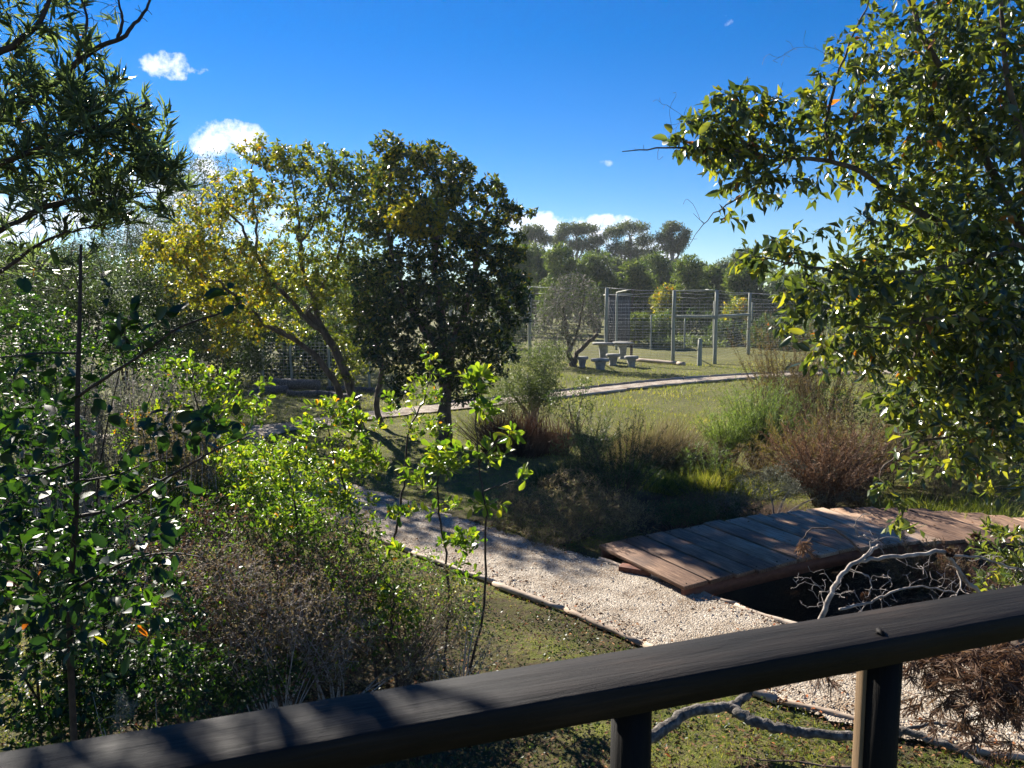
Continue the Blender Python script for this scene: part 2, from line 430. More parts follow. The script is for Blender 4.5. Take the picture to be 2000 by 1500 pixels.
# mask: 1 where the ditch and the shrub beds are bare soil
pch = (np.sin(X * 2.9 + 1.7 * np.sin(Y * 2.1)) * np.sin(Y * 3.3 + 1.3 * np.sin(X * 1.7))).ravel()
mask = np.maximum(np.clip((pch - .15) * 3, 0, .6) * (Y.ravel() < 10), np.maximum(np.clip((1.5 - dist_line(X, Y, DITCH)) / .35, 0, 1), np.clip((1.5 - np.hypot((X.ravel() + 1.5) / 1.15, (Y.ravel() - 4.9) / 1.6)) / .5, 0, 1) * .85))
att = gm.attributes.new('bare', 'FLOAT', 'POINT'); att.data.foreach_set('value', mask.astype(np.float32))
m, t, b, o = newmat('lawn_soil')
n1 = noise(t, .35, 5); n2 = noise(t, 7, 6, .65); n3 = noise(t, 60, 4, .7)
f = M(t, 'ADD', M(t, 'MULTIPLY', n1, .5), M(t, 'MULTIPLY', n2, .5))
c1 = ramp(t, f, [(.34, (.055, .070, .018)), (.5, (.115, .135, .026)), (.64, (.20, .20, .05))])
c2 = ramp(t, n3, [(.3, (.020, .013, .009)), (.7, (.075, .050, .034))])
at = N(t, 'ShaderNodeAttribute', attribute_name='bare')
mxn = N(t, 'ShaderNodeMix', data_type='RGBA'); 
thatch = ramp(t, noise(t, 38, 6, .75), [(.44, (.085, .062, .038)), (.56, (.16, .13, .075))]); tm_ = N(t, 'ShaderNodeMix', data_type='RGBA')
t.links.new(M(t, 'MULTIPLY', M(t, 'SUBTRACT', noise(t, 17, 5, .7), .42), 5.0, clamp=True), tm_.inputs[0]); t.links.new(c1, tm_.inputs[6]); t.links.new(thatch, tm_.inputs[7]); c1 = tm_.outputs[2]
t.links.new(at.outputs['Fac'], mxn.inputs[0]); t.links.new(c1, mxn.inputs[6]); t.links.new(c2, mxn.inputs[7])
t.links.new(mxn.outputs[2], b.inputs['Base Color']); b.inputs['Roughness'].default_value = .95; b.inputs['Specular IOR Level'].default_value = .1
bump(t, b, M(t, 'ADD', n2, M(t, 'MULTIPLY', n3, .5)), .9, .06)
gm.materials.append(m)
ground = tag(link('ground', gm), kind='structure')

m, t, b, o = newmat('pale_gravel')
vo = N(t, 'ShaderNodeTexVoronoi'); vo.inputs['Scale'].default_value = 75; tcn = t.nodes.new('ShaderNodeTexCoord'); t.links.new(tcn.outputs['Object'], vo.inputs['Vector'])
n1 = noise(t, 3, 6, .6); n2 = noise(t, 160, 3)
cg = ramp(t, vo.outputs['Color'], [(0, (.18, .14, .10)), (.35, (.35, .29, .22)), (.7, (.47, .40, .315)), (1, (.60, .54, .45))])
dirt = ramp(t, n1, [(.38, (.45, .37, .29)), (.60, (1, 1, 1))])
mm = N(t, 'ShaderNodeMix', data_type='RGBA', blend_type='MULTIPLY'); mm.inputs[0].default_value = 1; t.links.new(cg, mm.inputs[6]); t.links.new(dirt, mm.inputs[7])
t.links.new(mm.outputs[2], b.inputs['Base Color']); b.inputs['Roughness'].default_value = .9
bump(t, b, M(t, 'ADD', M(t, 'MULTIPLY', vo.outputs['Distance'], -1.0), M(t, 'MULTIPLY', n2, .2)), 1, .012)
MATS['gravel'] = m


def ribbon(name, line, width, zoff):
    line = smooth_line(line[:: 1], 3)
    d = np.gradient(line, axis=0); n = np.stack([-d[:, 1], d[:, 0]], 1); n = norm(n)
    k = 9; offs = np.linspace(-.5, .5, k)
    rag = 1 + .05 * np.sin(np.arange(len(line)) * .9) + .04 * np.sin(np.arange(len(line)) * 2.3)
    pts = line[:, None, :] + n[:, None, :] * (offs[None, :, None] * width * rag[:, None, None])
    z = gz(pts[..., 0], pts[..., 1]) + zoff + .015 * (1 - (2 * offs[None, :]) ** 2)
    v = np.concatenate([pts, z[..., None]], -1).reshape(-1, 3)
    i = np.arange(len(line) * k).reshape(-1, k)
    q = np.stack([i[:-1, :-1], i[:-1, 1:], i[1:, 1:], i[1:, :-1]], -1).reshape(-1, 4)
    me = mesh_np(name, v, [q], None, True)
    return tag(link(name, me, None, 'gravel'), kind='structure')


path1 = ribbon('path', PL1, 1.16, .030)
path2 = ribbon('path', PL2, 1.05, .034)


def edging(line, side, hw, i0, i1, step, parent, r0=.035, h=.05):
    d = np.gradient(line, axis=0); n = norm(np.stack([-d[:, 1], d[:, 0]], 1)); q = line + n * side * hw
    i = i0
    while i < i1 - 1:
        j = min(i + step, i1 - 1)
        a, c = q[i], q[j]
        a = a + rng.normal(0, .012, 2); c = c + rng.normal(0, .012, 2)
        tb = Tubes(); m_ = 7
        pts = np.array([[*(a + (c - a) * (.01 + .98 * s)), 0] for s in np.linspace(0, 1, m_)])
        pts[:, 2] = gz(pts[:, 0], pts[:, 1]) + h + rng.normal(0, .004, m_)
        pts[:, :2] += rng.normal(0, .006, (m_, 2))
        tb.add(pts, r0 * (1 + rng.normal(0, .14, m_)), 5)
        tb.build('edging_log', 'edging', parent, smooth=False)
        i = j


edging(PL1, 1, .60, 12, 72, 7, path1, .024, .030)
edging(PL1, -1, .61, 27, 46, 6, path1, .026, .03)
edging(PL2, 1, .56, 30, 76, 4, path2, .05, .05)
edging(PL2, -1, .56, 36, 76, 5, path2, .045, .04)


# ------------------------------------------------------------------ plants
def inframe(p, margin=0):
    v = p - np.array([0, 0, CAM_H])
    f = v[:, 1] * math.cos(PITCH) - v[:, 2] * math.sin(PITCH); u = v[:, 1] * math.sin(PITCH) + v[:, 2] * math.cos(PITCH)
    x = 1000 + FPX * v[:, 0] / np.maximum(f, .01); y = 750 - FPX * u / np.maximum(f, .01)
    return (f > .1) & (x > -margin) & (x < 2000 + margin) & (y > -margin) & (y < 1500 + margin)


def blob_pts(blobs, n, shell=.0):
    """blobs: (px, py, Y, rx_px, ry_px, depth_radius_m or None, weight)"""
    W = np.array([(b[6] if len(b) > 6 else 1) * b[3] * b[4] for b in blobs], float); W /= W.sum()
    pick = rng.choice(len(blobs), n, p=W)
    C = np.array([P(b[0], b[1], b[2]) for b in blobs])
    Rr = np.array([(b[3] * b[2] / FPX, (b[5] if len(b) > 5 and b[5] else .5 * (b[3] + b[4]) * b[2] / FPX), b[4] * b[2] / FPX) for b in blobs])
    u = norm(rng.normal(size=(n, 3))); r = rng.uniform(shell ** 3, 1, n) ** (1 / 3)
    return C[pick] + u * r[:, None] * Rr[pick]


def grow(limbs, targets, bend=.25, seg=4, maxlen=99, r_tip=.0015, r_k=.012, sag=0.0):
    """limbs: list of (pts, radii). Every target becomes a twig that starts on the closest wood."""
    nodes = []; nr = []; nd = []
    for pts, rad in limbs:
        pts = np.asarray(pts); 
        for i in range(len(pts) - 1):
            for s in np.linspace(0, 1, 5)[:-1]:
                nodes.append(pts[i] * (1 - s) + pts[i + 1] * s); nr.append(rad[i] * (1 - s) + rad[i + 1] * s)
                nd.append(norm(pts[i + 1] - pts[i]))
        nodes.append(pts[-1]); nr.append(rad[-1]); nd.append(norm(pts[-1] - pts[-2]))
    cap = len(nodes) + len(targets) * (seg - 1)
    A = np.zeros((cap, 3)); Rr = np.zeros(cap); D = np.zeros((cap, 3)); n = len(nodes)
    A[:n] = nodes; Rr[:n] = nr; D[:n] = nd
    d0 = np.min(np.linalg.norm(targets[:, None, :] - A[None, :n:2, :], axis=2), axis=1)
    out = []
    for ti in np.argsort(d0 + rng.normal(0, .05, len(d0)) * d0.max()):
        T = targets[ti]; dv = T - A[:n]; dd = np.einsum('ij,ij->i', dv, dv)
        # prefer wood the target lies ahead of
        ahead = np.einsum('ij,ij->i', dv, D[:n]) / (np.sqrt(dd) + 1e-6)
        k = int(np.argmin(dd * (1.6 - .6 * ahead)))
        a = A[k]; ln = math.sqrt(dd[k])
        if ln < 1e-3: continue
        t_ = np.linspace(0, 1, seg)
        ctrl = a + D[k] * ln * .45 + rng.normal(0, bend * ln * .35, 3)
        p = (1 - t_)[:, None] ** 2 * a + 2 * ((1 - t_) * t_)[:, None] * ctrl + (t_ ** 2)[:, None] * T
        p[1:-1] += rng.normal(0, bend * ln * .06, (seg - 2, 3)); p[:, 2] -= sag * ln * t_ ** 2
        r0 = min(Rr[k] * .75, r_tip + r_k * ln); rad = r0 + (r_tip - r0) * t_
        out.append((p, rad))
        for i in range(1, seg):
            A[n] = p[i]; Rr[n] = max(rad[i], r_tip); D[n] = norm(p[i] - p[i - 1]); n += 1
    return out


def leaves_on(twigs, per, lo=.3, spread=1.0, up=0.0, ln=(.06, .09), ar=.5, tintf=None, nup=1.0):
    """leaves alternate along the outer part of every twig"""
    P0 = np.array([t[0] for t in twigs]); n = len(P0); seg = P0.shape[1]
    t_ = rng.uniform(lo, 1, (n, per)); t_[:, 0] = 1.0
    f = t_ * (seg - 1); i = np.minimum(f.astype(int), seg - 2); fr = (f - i)[..., None]
    a = np.take_along_axis(P0, i[..., None].repeat(3, 2), 1); c = np.take_along_axis(P0, (i + 1)[..., None].repeat(3, 2), 1)
    pos = (a * (1 - fr) + c * fr).reshape(-1, 3); td = norm((c - a).reshape(-1, 3))
    rd = rng.normal(size=pos.shape); rd -= td * np.einsum('ij,ij->i', rd, td)[:, None]; rd = norm(rd)
    d = norm(td * rng.uniform(.2, .9, (len(pos), 1)) + rd * spread + np.array([0, 0, up]))
    nr = norm(rng.normal(0, .55, pos.shape) + np.array([0, 0, nup]))
    l = rng.uniform(ln[0], ln[1], len(pos)) * np.where(rng.random(len(pos)) < .3, rng.uniform(.45, .8, len(pos)), 1); wd = l * ar * rng.uniform(.75, 1.2, len(pos))
    return pos + rd * .006, d, nr, l, wd


def put_leaves(root, base, data, tint, T, T_lo, mat, singles=0, name='leaf', var=8, stuffname='foliage'):
    pos, d, nr, l, wd = data
    base = np.asarray(base, float)
    n = len(pos); single = np.zeros(n, bool)
    if singles:
        sc_ = l / np.linalg.norm(pos - np.array([0, 0, CAM_H]), axis=1) * inframe(pos, -5)
        k = np.argsort(-sc_)[:singles]; k = k[sc_[k] > 0]; single[k] = True
        med_w = float(np.mean(wd / l))
        variants = []
        qs = np.quantile(tint, (np.arange(var) + .5) / var)
        tv, tf = T
        for q in qs:
            v = tv.copy(); v[:, 0] *= med_w; v[:, 2] *= 1 + rng.normal(0, .4); v[:, 0] += rng.normal(0, .06) * v[:, 1] ** 2
            me = mesh_np('leaf', v, tf, np.full(sum(len(f) for f in tf), q), True); me.materials.append(MATS[mat]); variants.append(me)
        dd = norm(d[k]); side = norm(np.cross(dd, nr[k])); n2 = np.cross(side, dd)
        for q, i in enumerate(k):
            vi = int(np.argmin(np.abs(qs - tint[i])))
            o_ = bpy.data.objects.new(name, variants[vi]); COL.objects.link(o_); o_.parent = root
            s_ = l[i]; pp = pos[i] - base
            o_.matrix_local = Matrix(((side[q, 0] * s_, dd[q, 0] * s_, n2[q, 0] * s_, pp[0]), (side[q, 1] * s_, dd[q, 1] * s_, n2[q, 1] * s_, pp[1]),
                                      (side[q, 2] * s_, dd[q, 2] * s_, n2[q, 2] * s_, pp[2]), (0, 0, 0, 1)))
    r = ~single
    if r.any():
        me = leaf_mesh(stuffname, pos[r] - base, d[r], nr[r], l[r], wd[r], tint[r], T_lo)
        tag(link(stuffname, me, root, mat), kind='stuff')


def limb(pts, r0, r1, wob=.0, n=5):
    """pts: (px,py,Y) control points -> smooth line and radii"""
    q = np.array([P(*p) if len(p) == 3 else p[:3] for p in pts]); q = smooth_line(q, n)
    if wob: q[1:-1] += rng.normal(0, wob, (len(q) - 2, 3))
    t_ = np.linspace(0, 1, len(q)); return q, r0 + (r1 - r0) * t_ ** .8


def wood(root, base, limbs, twigs, bark='bark', twigmat='twig', trunks=1, sides=8, tk=4, names=('trunk', 'branch')):
    for i, (p, r) in enumerate(limbs):
        tb = Tubes(); tb.add(p, r, sides); tb.build(names[0] if i < trunks else names[1], bark, root, base)
    if twigs:
        tb = Tubes()
        for p, r in twigs: tb.add(p, r, tk)
        tag(tb.build('twigs', twigmat, root, base), kind='stuff')


def tintn(n, mu, sd, lo=0, hi=1): return np.clip(rng.normal(mu, sd, n), lo, hi)


# ================================================================== 1. glossy leaved tree beside the bridge
YR = 5.4
base = np.array([3.9, 5.6, gz1(3.9, 5.6)])
root = thing('broadleaf_tree', 'big leafy tree with glossy drooping leaves arching over the plank bridge', 'tree', base)
trunk = (np.array([base, base + (.02, .05, .9), P(2075, 760, 5.7), P(2060, 620, 5.6), P(2030, 500, 5.6)]), None)
tp = smooth_line(trunk[0], 5); limbs = [(tp, np.linspace(.085, .045, len(tp)))]
limbs += [limb([(2030, 500, 5.6), (1950, 465, 5.5), (1850, 440, 5.4), (1750, 390, 5.4), (1680, 335, 5.4), (1600, 312, 5.4), (1500, 305, 5.4), (1400, 290, 5.3), (1300, 288, 5.3), (1215, 296, 5.3)], .036, .003, .004),
          limb([(2070, 760, 5.6), (2000, 735, 5.3), (1900, 738, 5.2), (1800, 718, 5.2), (1790, 690, 5.2), (1805, 620, 5.2), (1840, 550, 5.3), (1850, 470, 5.3)], .034, .012, .006),
          limb([(2040, 520, 5.6), (1960, 380, 5.6), (1880, 210, 5.6), (1800, 60, 5.6), (1750, -80, 5.7)], .04, .012, .008),
          limb([(1622, 313, 5.4), (1615, 240, 5.4), (1640, 130, 5.4), (1690, 20, 5.4), (1710, -40, 5.4)], .016, .003, .005),
          limb([(2080, 900, 5.6), (1980, 860, 5.3), (1880, 850, 5.2), (1780, 870, 5.1), (1720, 920, 5.0)], .02, .005, .006),
          limb([(2000, 480, 5.6), (1850, 520, 5.1), (1700, 540, 5.0), (1580, 520, 5.0), (1470, 500, 5.0)], .022, .004, .006),
          limb([(2050, 560, 5.6), (2000, 300, 5.2), (1960, 100, 5.1), (1960, -60, 5.1)], .03, .01, .006),
          limb([(2070, 700, 5.6), (1980, 640, 5.0), (1850, 620, 4.9), (1720, 640, 4.9), (1620, 620, 4.9)], .022, .004, .006),
          limb([(1480, 306, 5.4), (1420, 250, 5.4), (1340, 235, 5.4)], .01, .002, .004),
          limb([(1540, 310, 5.4), (1480, 360, 5.4), (1420, 400, 5.4), (1380, 430, 5.4), (1345, 480, 5.4)], .009, .0015, .004)]
blobs = [(1940, 110, 5.5, 150, 180, .7, 1.3), (1790, 110, 5.6, 110, 130, .5, .9), (1680, 60, 5.5, 60, 60, .3, .45), (1930, 350, 5.4, 140, 160, .6, 1.4), (1790, 430, 5.2, 120, 90, .5, 1.2),
         (1940, 600, 5.2, 130, 140, .6, 1.4), (1760, 590, 5.0, 130, 100, .5, 1.3), (1620, 560, 5.0, 100, 70, .4, 1.2), (1500, 500, 5.0, 70, 36, .3, 1.0), (1560, 470, 5.1, 60, 30, .3, .6), (1700, 470, 5.1, 80, 50, .3, .9),
         (1440, 225, 5.4, 85, 55, .3, 1.9), (1560, 245, 5.4, 90, 70, .35, 1.1), (1660, 210, 5.5, 80, 90, .4, 1), (1450, 300, 5.4, 110, 32, .25, 2.1), (1350, 278, 5.3, 50, 28, .2, 2.0), (1380, 240, 5.35, 45, 30, .2, 1.3),
         (1640, 120, 5.4, 60, 70, .3, .6), (1480, 360, 5.4, 80, 36, .3, 1.5), (1580, 350, 5.4, 60, 40, .3, .5), (1700, 300, 5.5, 70, 80, .4, .8), (1430, 415, 5.4, 50, 20, .2, .6),
         (1860, 770, 5.1, 150, 90, .5, 1.2), (1690, 690, 4.9, 120, 55, .4, 1.1), (1560, 630, 4.9, 60, 40, .3, .8), (1960, 900, 5.1, 90, 90, .4, .7), (1820, 880, 5.0, 100, 60, .4, .5), (1740, 940, 4.9, 50, 45, .2, .4), (1770, 1030, 4.8, 40, 26, .15, .6)]
blobs += [(1880, 300, 5.8, 140, 300, .5, 1.1), (1950, 720, 5.6, 110, 160, .4, 1.0), (1820, 560, 5.6, 150, 160, .4, 1.1), (1780, 250, 5.6, 90, 120, .4, .8), (1640, 690, 5.0, 80, 40, .3, .6), (1900, 680, 5.2, 150, 130, .5, 1.3), (1780, 790, 5.0, 60, 50, .3, .5), (1890, 870, 5.2, 100, 70, .4, .7)]
tg = blob_pts(blobs, 3800)
tw = grow(limbs, tg, .3, 4, r_tip=.0013, r_k=.010, sag=.08)
dat = leaves_on(tw, 5, .3, .8, -.5, (.06, .112), .46, nup=.6)
keep = rng.random(len(dat[0])) < .95
dat = tuple(a[keep] for a in dat)
tn = tintn(len(dat[0]), .50, .21, 0, .93); sp = rng.random(len(tn)); tn[sp < .13] = .93; tn[sp < .012] = 1
# bare whippy twig ends beyond the leaves
tw += grow(limbs, blob_pts([(1330, 210, 5.4, 60, 50, .2), (1560, 140, 5.4, 80, 90, .2), (1300, 290, 5.3, 80, 20, .1), (1350, 430, 5.4, 40, 50, .1), (1740, 30, 5.4, 60, 60, .2)], 60), .3, 4)
wood(root, base, limbs, tw, 'bark', 'twig', 1, 8, 3)
put_leaves(root, base, dat, tn, T_OVAL, T_OVAL_LO, 'right_leaf', 300)

# ================================================================== 2. narrow leaved tree overhead at the left
YL = 3.3
base = np.array([-3.3, 3.0, gz1(-3.3, 3.0)])
root = thing('narrow_leaf_tree', 'dark narrow-leaved tree with spiky leaf tufts against the blue sky', 'tree', base)
tp = smooth_line(np.array([base, base + (.05, .1, 1.2), P(-160, 420, 3.3), P(-150, 250, 3.3), P(-130, 0, 3.4), P(-120, -250, 3.4)]), 5)
limbs = [(tp, np.linspace(.09, .04, len(tp)))]
limbs += [limb([(-150, 480, 3.2), (-40, 470, 3.2), (60, 420, 3.2), (150, 385, 3.2), (240, 370, 3.2)], .016, .004, .003),
          limb([(-150, 500, 3.3), (-20, 455, 3.3), (80, 410, 3.3), (160, 395, 3.3), (300, 375, 3.3)], .014, .003, .003),
          limb([(-140, 260, 3.3), (0, 220, 3.4), (110, 160, 3.4), (170, 105, 3.4), (235, 75, 3.4), (270, 40, 3.4), (292, 0, 3.4), (296, -40, 3.4)], .02, .003, .003),
          limb([(230, 78, 3.4), (238, 40, 3.4), (232, 0, 3.4), (240, -40, 3.4)], .008, .003, .002),
          limb([(150, 110, 3.35), (170, 50, 3.35), (160, 0, 3.35), (150, -40, 3.35)], .008, .003, .002),
          limb([(-140, 150, 3.3), (0, 100, 3.2), (80, 40, 3.2), (110, -40, 3.2)], .02, .006, .004),
          limb([(-130, -50, 3.4), (60, -160, 3.4), (250, -240, 3.4), (450, -310, 3.4), (620, -350, 3.4)], .025, .006, .006),
          limb([(-150, 350, 3.3), (0, 320, 3.1), (120, 270, 3.1), (220, 240, 3.1), (290, 200, 3.1)], .016, .004, .004),
          limb([(-150, 560, 3.3), (-20, 540, 3.2), (70, 480, 3.2), (130, 455, 3.2), (200, 440, 3.2)], .012, .003, .003)]
blobs = [(40, 60, 3.4, 90, 90, .4, 1.1), (120, 130, 3.4, 90, 70, .35, 1), (60, 230, 3.3, 110, 90, .4, 1), (190, 170, 3.2, 90, 60, .3, 1), (240, 235, 3.2, 75, 60, .3, 1.1), (160, 300, 3.2, 120, 60, .3, 1.0),
         (270, 300, 3.2, 50, 45, .25, 1.0), (300, 350, 3.2, 55, 30, .2, 1.1), (130, 370, 3.2, 130, 40, .3, .8), (60, 400, 3.2, 90, 50, .3, .5), (60, 320, 3.3, 100, 60, .3, .7), (330, 350, 3.15, 30, 22, .1, 1.2), (40, 450, 3.3, 90, 36, .3, .9), (190, 410, 3.2, 90, 40, .2, 1.0), (100, 480, 3.3, 90, 30, .2, .5), (300, 400, 3.2, 40, 26, .15, .8), (20, 500, 3.3, 80, 40, .3, .5), (120, 300, 3.3, 180, 150, .6, .9), (300, 310, 3.2, 45, 40, .2, 1.3), (345, 335, 3.2, 32, 30, .15, 1.8), (270, 230, 3.2, 50, 50, .2, 1.2), (190, 60, 3.4, 50, 50, .2, .7), (-90, 150, 3.3, 120, 200, .7, .8), (-120, -150, 3.4, 200, 160, .7, .8), (60, -100, 3.3, 130, 80, .4, .8), (200, -230, 3.4, 240, 130, .7, 1.2), (520, -330, 3.4, 200, 90, .5, .8), (-60, -350, 3.5, 300, 150, .9, .9)]  # crown extended beyond the view, left and above, to shade the railing
tg = blob_pts(blobs, 1150)
tw = grow(limbs, tg, .35, 4, r_tip=.0016, r_k=.010)
P0 = np.array([t[0] for t in tw]); tip = P0[:, -1]; tdir = norm(P0[:, -1] - P0[:, -2])
tdir = norm(tdir + np.array([.25, -.1, .75]))
per = 12
T_NLO = (np.array([(0, 0, 0), (-.5, .45, .05), (0, 1, -.08), (.5, .45, .05)]), [np.array([(0, 3, 2), (0, 2, 1)])])
pos = tip.repeat(per, 0) - tdir.repeat(per, 0) * rng.uniform(0, .09, (len(tip) * per, 1))
d = norm(tdir.repeat(per, 0) + norm(rng.normal(size=pos.shape)) * rng.uniform(.25, 1.25, (len(pos), 1)))
nr = norm(rng.normal(size=pos.shape) + (0, 0, .4)); l = rng.uniform(.05, .105, len(pos)); wd = l * rng.uniform(.075, .11, len(pos))
tn = tintn(len(pos), .45, .22, 0, .92); tn[rng.random(len(tn)) < .006] = 1
tw += grow(limbs, blob_pts([(90, 440, 3.2, 120, 40, .3), (40, 540, 3.3, 100, 50, .3), (270, 20, 3.4, 30, 30, .1), (190, 30, 3.4, 60, 40, .1), (60, 350, 3.3, 100, 60, .3), (200, 430, 3.3, 80, 40, .3), (80, 520, 3.3, 120, 60, .3), (220, 300, 3.3, 90, 80, .3)], 480), .4, 4, r_tip=.0014, r_k=.008)
wood(root, base, limbs, tw, 'darktwig', 'darktwig', 1)
put_leaves(root, base, (pos, d, nr, l, wd), tn, T_NARROW, T_NLO, 'narrow_leaf', 300)

# ================================================================== 3. big leaved sapling close to the rail
base = np.array([*P(140, 1400, 2.5)[:2], 0.0]); base[2] = gz1(base[0], base[1])
root = thing('broadleaf_sapling', 'dark big-leaved sapling with one straight upright stem close behind the railing', 'sapling', base)
lm = [limb([tuple(base), tuple(P(145, 1300, 2.5)), tuple(P(148, 1000, 2.45)), tuple(P(152, 760, 2.4)), tuple(P(156, 600, 2.4)), tuple(P(158, 478, 2.4))], .0125, .004, .002)] if False else []
pp = smooth_line(np.array([base, P(138, 1300, 2.5), P(148, 1000, 2.45), P(152, 760, 2.4), P(156, 600, 2.4), P(158, 478, 2.4)]), 6)
limbs = [(pp, np.linspace(.0125, .004, len(pp)))]
limbs += [limb([(152, 775, 2.4), (210, 735, 2.35), (280, 690, 2.3), (350, 640, 2.3), (430, 612, 2.3), (470, 590, 2.3)], .006, .002, .001),
          limb([(150, 1010, 2.45), (230, 990, 2.4), (330, 930, 2.35), (420, 880, 2.3), (490, 850, 2.3)], .0065, .002, .001),
          limb([(150, 940, 2.45), (220, 930, 2.4), (300, 900, 2.4), (360, 890, 2.4)], .004, .0015, .001),
          limb([(152, 690, 2.4), (80, 690, 2.4), (-20, 700, 2.4)], .004, .002, .001),
          limb([(150, 900, 2.45), (60, 930, 2.4), (-40, 940, 2.4)], .005, .002, .001),
          limb([(145, 1150, 2.5), (240, 1100, 2.4), (330, 1080, 2.35), (400, 1090, 2.3)], .005, .002, .001),
          limb([(143, 1200, 2.5), (50, 1120, 2.4), (-40, 1080, 2.4)], .005, .002, .001)]
blobs = [(300, 650, 2.3, 70, 50, .12, .35), (450, 580, 2.3, 26, 26, .05, .3), (180, 490, 2.4, 30, 20, .06, .3), (60, 720, 2.4, 90, 70, .2, .35), (200, 800, 2.4, 60, 60, .15, .3), (340, 850, 2.35, 80, 60, .15, .6), (440, 830, 2.3, 50, 36, .1, .9),
         (80, 850, 2.4, 100, 70, .25, .9), (60, 990, 2.4, 110, 80, .25, 1.1), (230, 950, 2.4, 80, 50, .2, .8), (350, 980, 2.35, 70, 50, .15, .35), (80, 1130, 2.4, 130, 90, .3, 1.1), (270, 1080, 2.35, 90, 60, .2, .7),
         (60, 1270, 2.45, 120, 90, .3, .9), (230, 1220, 2.4, 110, 80, .25, .6), (130, 560, 2.4, 120, 50, .25, .15)]
tg = blob_pts(blobs, 380); tw = grow(limbs, tg, .3, 4, r_tip=.0009, r_k=.007)
dat = leaves_on(tw, 3, .5, .9, .05, (.036, .068), .60, nup=1.0)
tn = tintn(len(dat[0]), .34, .24, 0, .985); tn[rng.random(len(tn)) < .015] = 1
wood(root, base, limbs, tw, 'darktwig', 'darktwig', 1)
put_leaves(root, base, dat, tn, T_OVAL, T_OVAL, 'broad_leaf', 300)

# dense darker shrub behind it
def bush(name, label, cat, blobs, ntw, per, ln, ar, mat, Tlo=T_OVAL_LO, tmu=.45, tsd=.2, stems=5, twigm='twig', group=None, singles=0, sr=.01, up=.1, gy_=None, spread=.9, bend=.35, gx_=None, T=T_OVAL, lo=.3, rk=.008, tip=.001):
    cx = float(np.mean([b_[0] for b_ in blobs])) if gx_ is None else gx_
    Yb = float(np.mean([b_[2] for b_ in blobs])) if gy_ is None else gy_
    bx = (cx - 1000) / FPX * Yb; base = np.array([bx, Yb, gz1(bx, Yb)])
    root = thing(name, label, cat, base, group)
    limbs = []
    for i in range(stems):
        b_ = blobs[i % len(blobs)]; T_ = P(b_[0], b_[1], b_[2]) + rng.normal(0, .08, 3)
        s0 = base + np.array([*rng.normal(0, sr * 6, 2), -.02]); mid = s0 * .5 + T_ * .5 + np.append(rng.normal(0, .06, 2), 0)
        mid[:2] = s0[:2] * .65 + T_[:2] * .35 + rng.normal(0, .03, 2)
        q = smooth_line(np.array([s0, mid, T_]), 5); limbs.append((q, np.linspace(sr, sr * .35, len(q))))
    tw = grow(limbs, blob_pts(blobs, ntw), bend, 4, r_tip=tip, r_k=rk)
    dat = leaves_on(tw, per, lo, spread, up, ln, ar)
    wood(root, base, limbs, tw, twigm, twigm, stems, 6, 3, ('stem', 'stem'))
    put_leaves(root, base, dat, tintn(len(dat[0]), tmu, tsd, 0, .95), T, Tlo, mat, singles)
    return root


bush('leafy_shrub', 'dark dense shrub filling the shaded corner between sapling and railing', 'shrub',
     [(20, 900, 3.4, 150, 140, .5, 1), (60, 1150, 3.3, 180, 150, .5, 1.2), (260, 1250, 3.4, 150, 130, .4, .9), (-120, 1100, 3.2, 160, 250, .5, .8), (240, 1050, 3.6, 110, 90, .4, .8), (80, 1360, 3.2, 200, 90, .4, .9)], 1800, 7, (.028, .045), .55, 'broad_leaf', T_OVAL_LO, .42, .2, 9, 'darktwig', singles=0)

# ================================================================== 4. bright saplings beside the path
SG = 'bright young saplings beside the gravel path'
def sapling(label, stempts, blobs, n, per, ln=(.055, .085), singles=300, side=()):
    q = [np.array(G(stempts[0][0], stempts[0][1]))]; q[0][2] = gz1(q[0][0], q[0][1]) - .02
    q += [P(*s) for s in stempts[1:]]
    base = q[0].copy(); root = thing('young_sapling', label, 'sapling', base, SG)
    s = smooth_line(np.array(q), 6); s[1:-1] += rng.normal(0, .006, (len(s) - 2, 3)); limbs = [(s, np.linspace(.012, .0035, len(s)))]
    for sp_ in side: limbs.append(limb(sp_, .006, .002, .003))
    tw = grow(limbs, blob_pts(blobs, n), .3, 4, r_tip=.0012, r_k=.010)
    dat = leaves_on(tw, per, .45, .75, .45, ln, .48)
    tn = tintn(len(dat[0]), .55, .2, 0, .94); tn[rng.random(len(tn)) < .02] = 1
    wood(root, base, limbs, tw, 'darktwig', 'darktwig', 1, 6, 4)
    put_leaves(root, base, dat, tn, T_OBOV, T_OBLO, 'sap_leaf', singles)


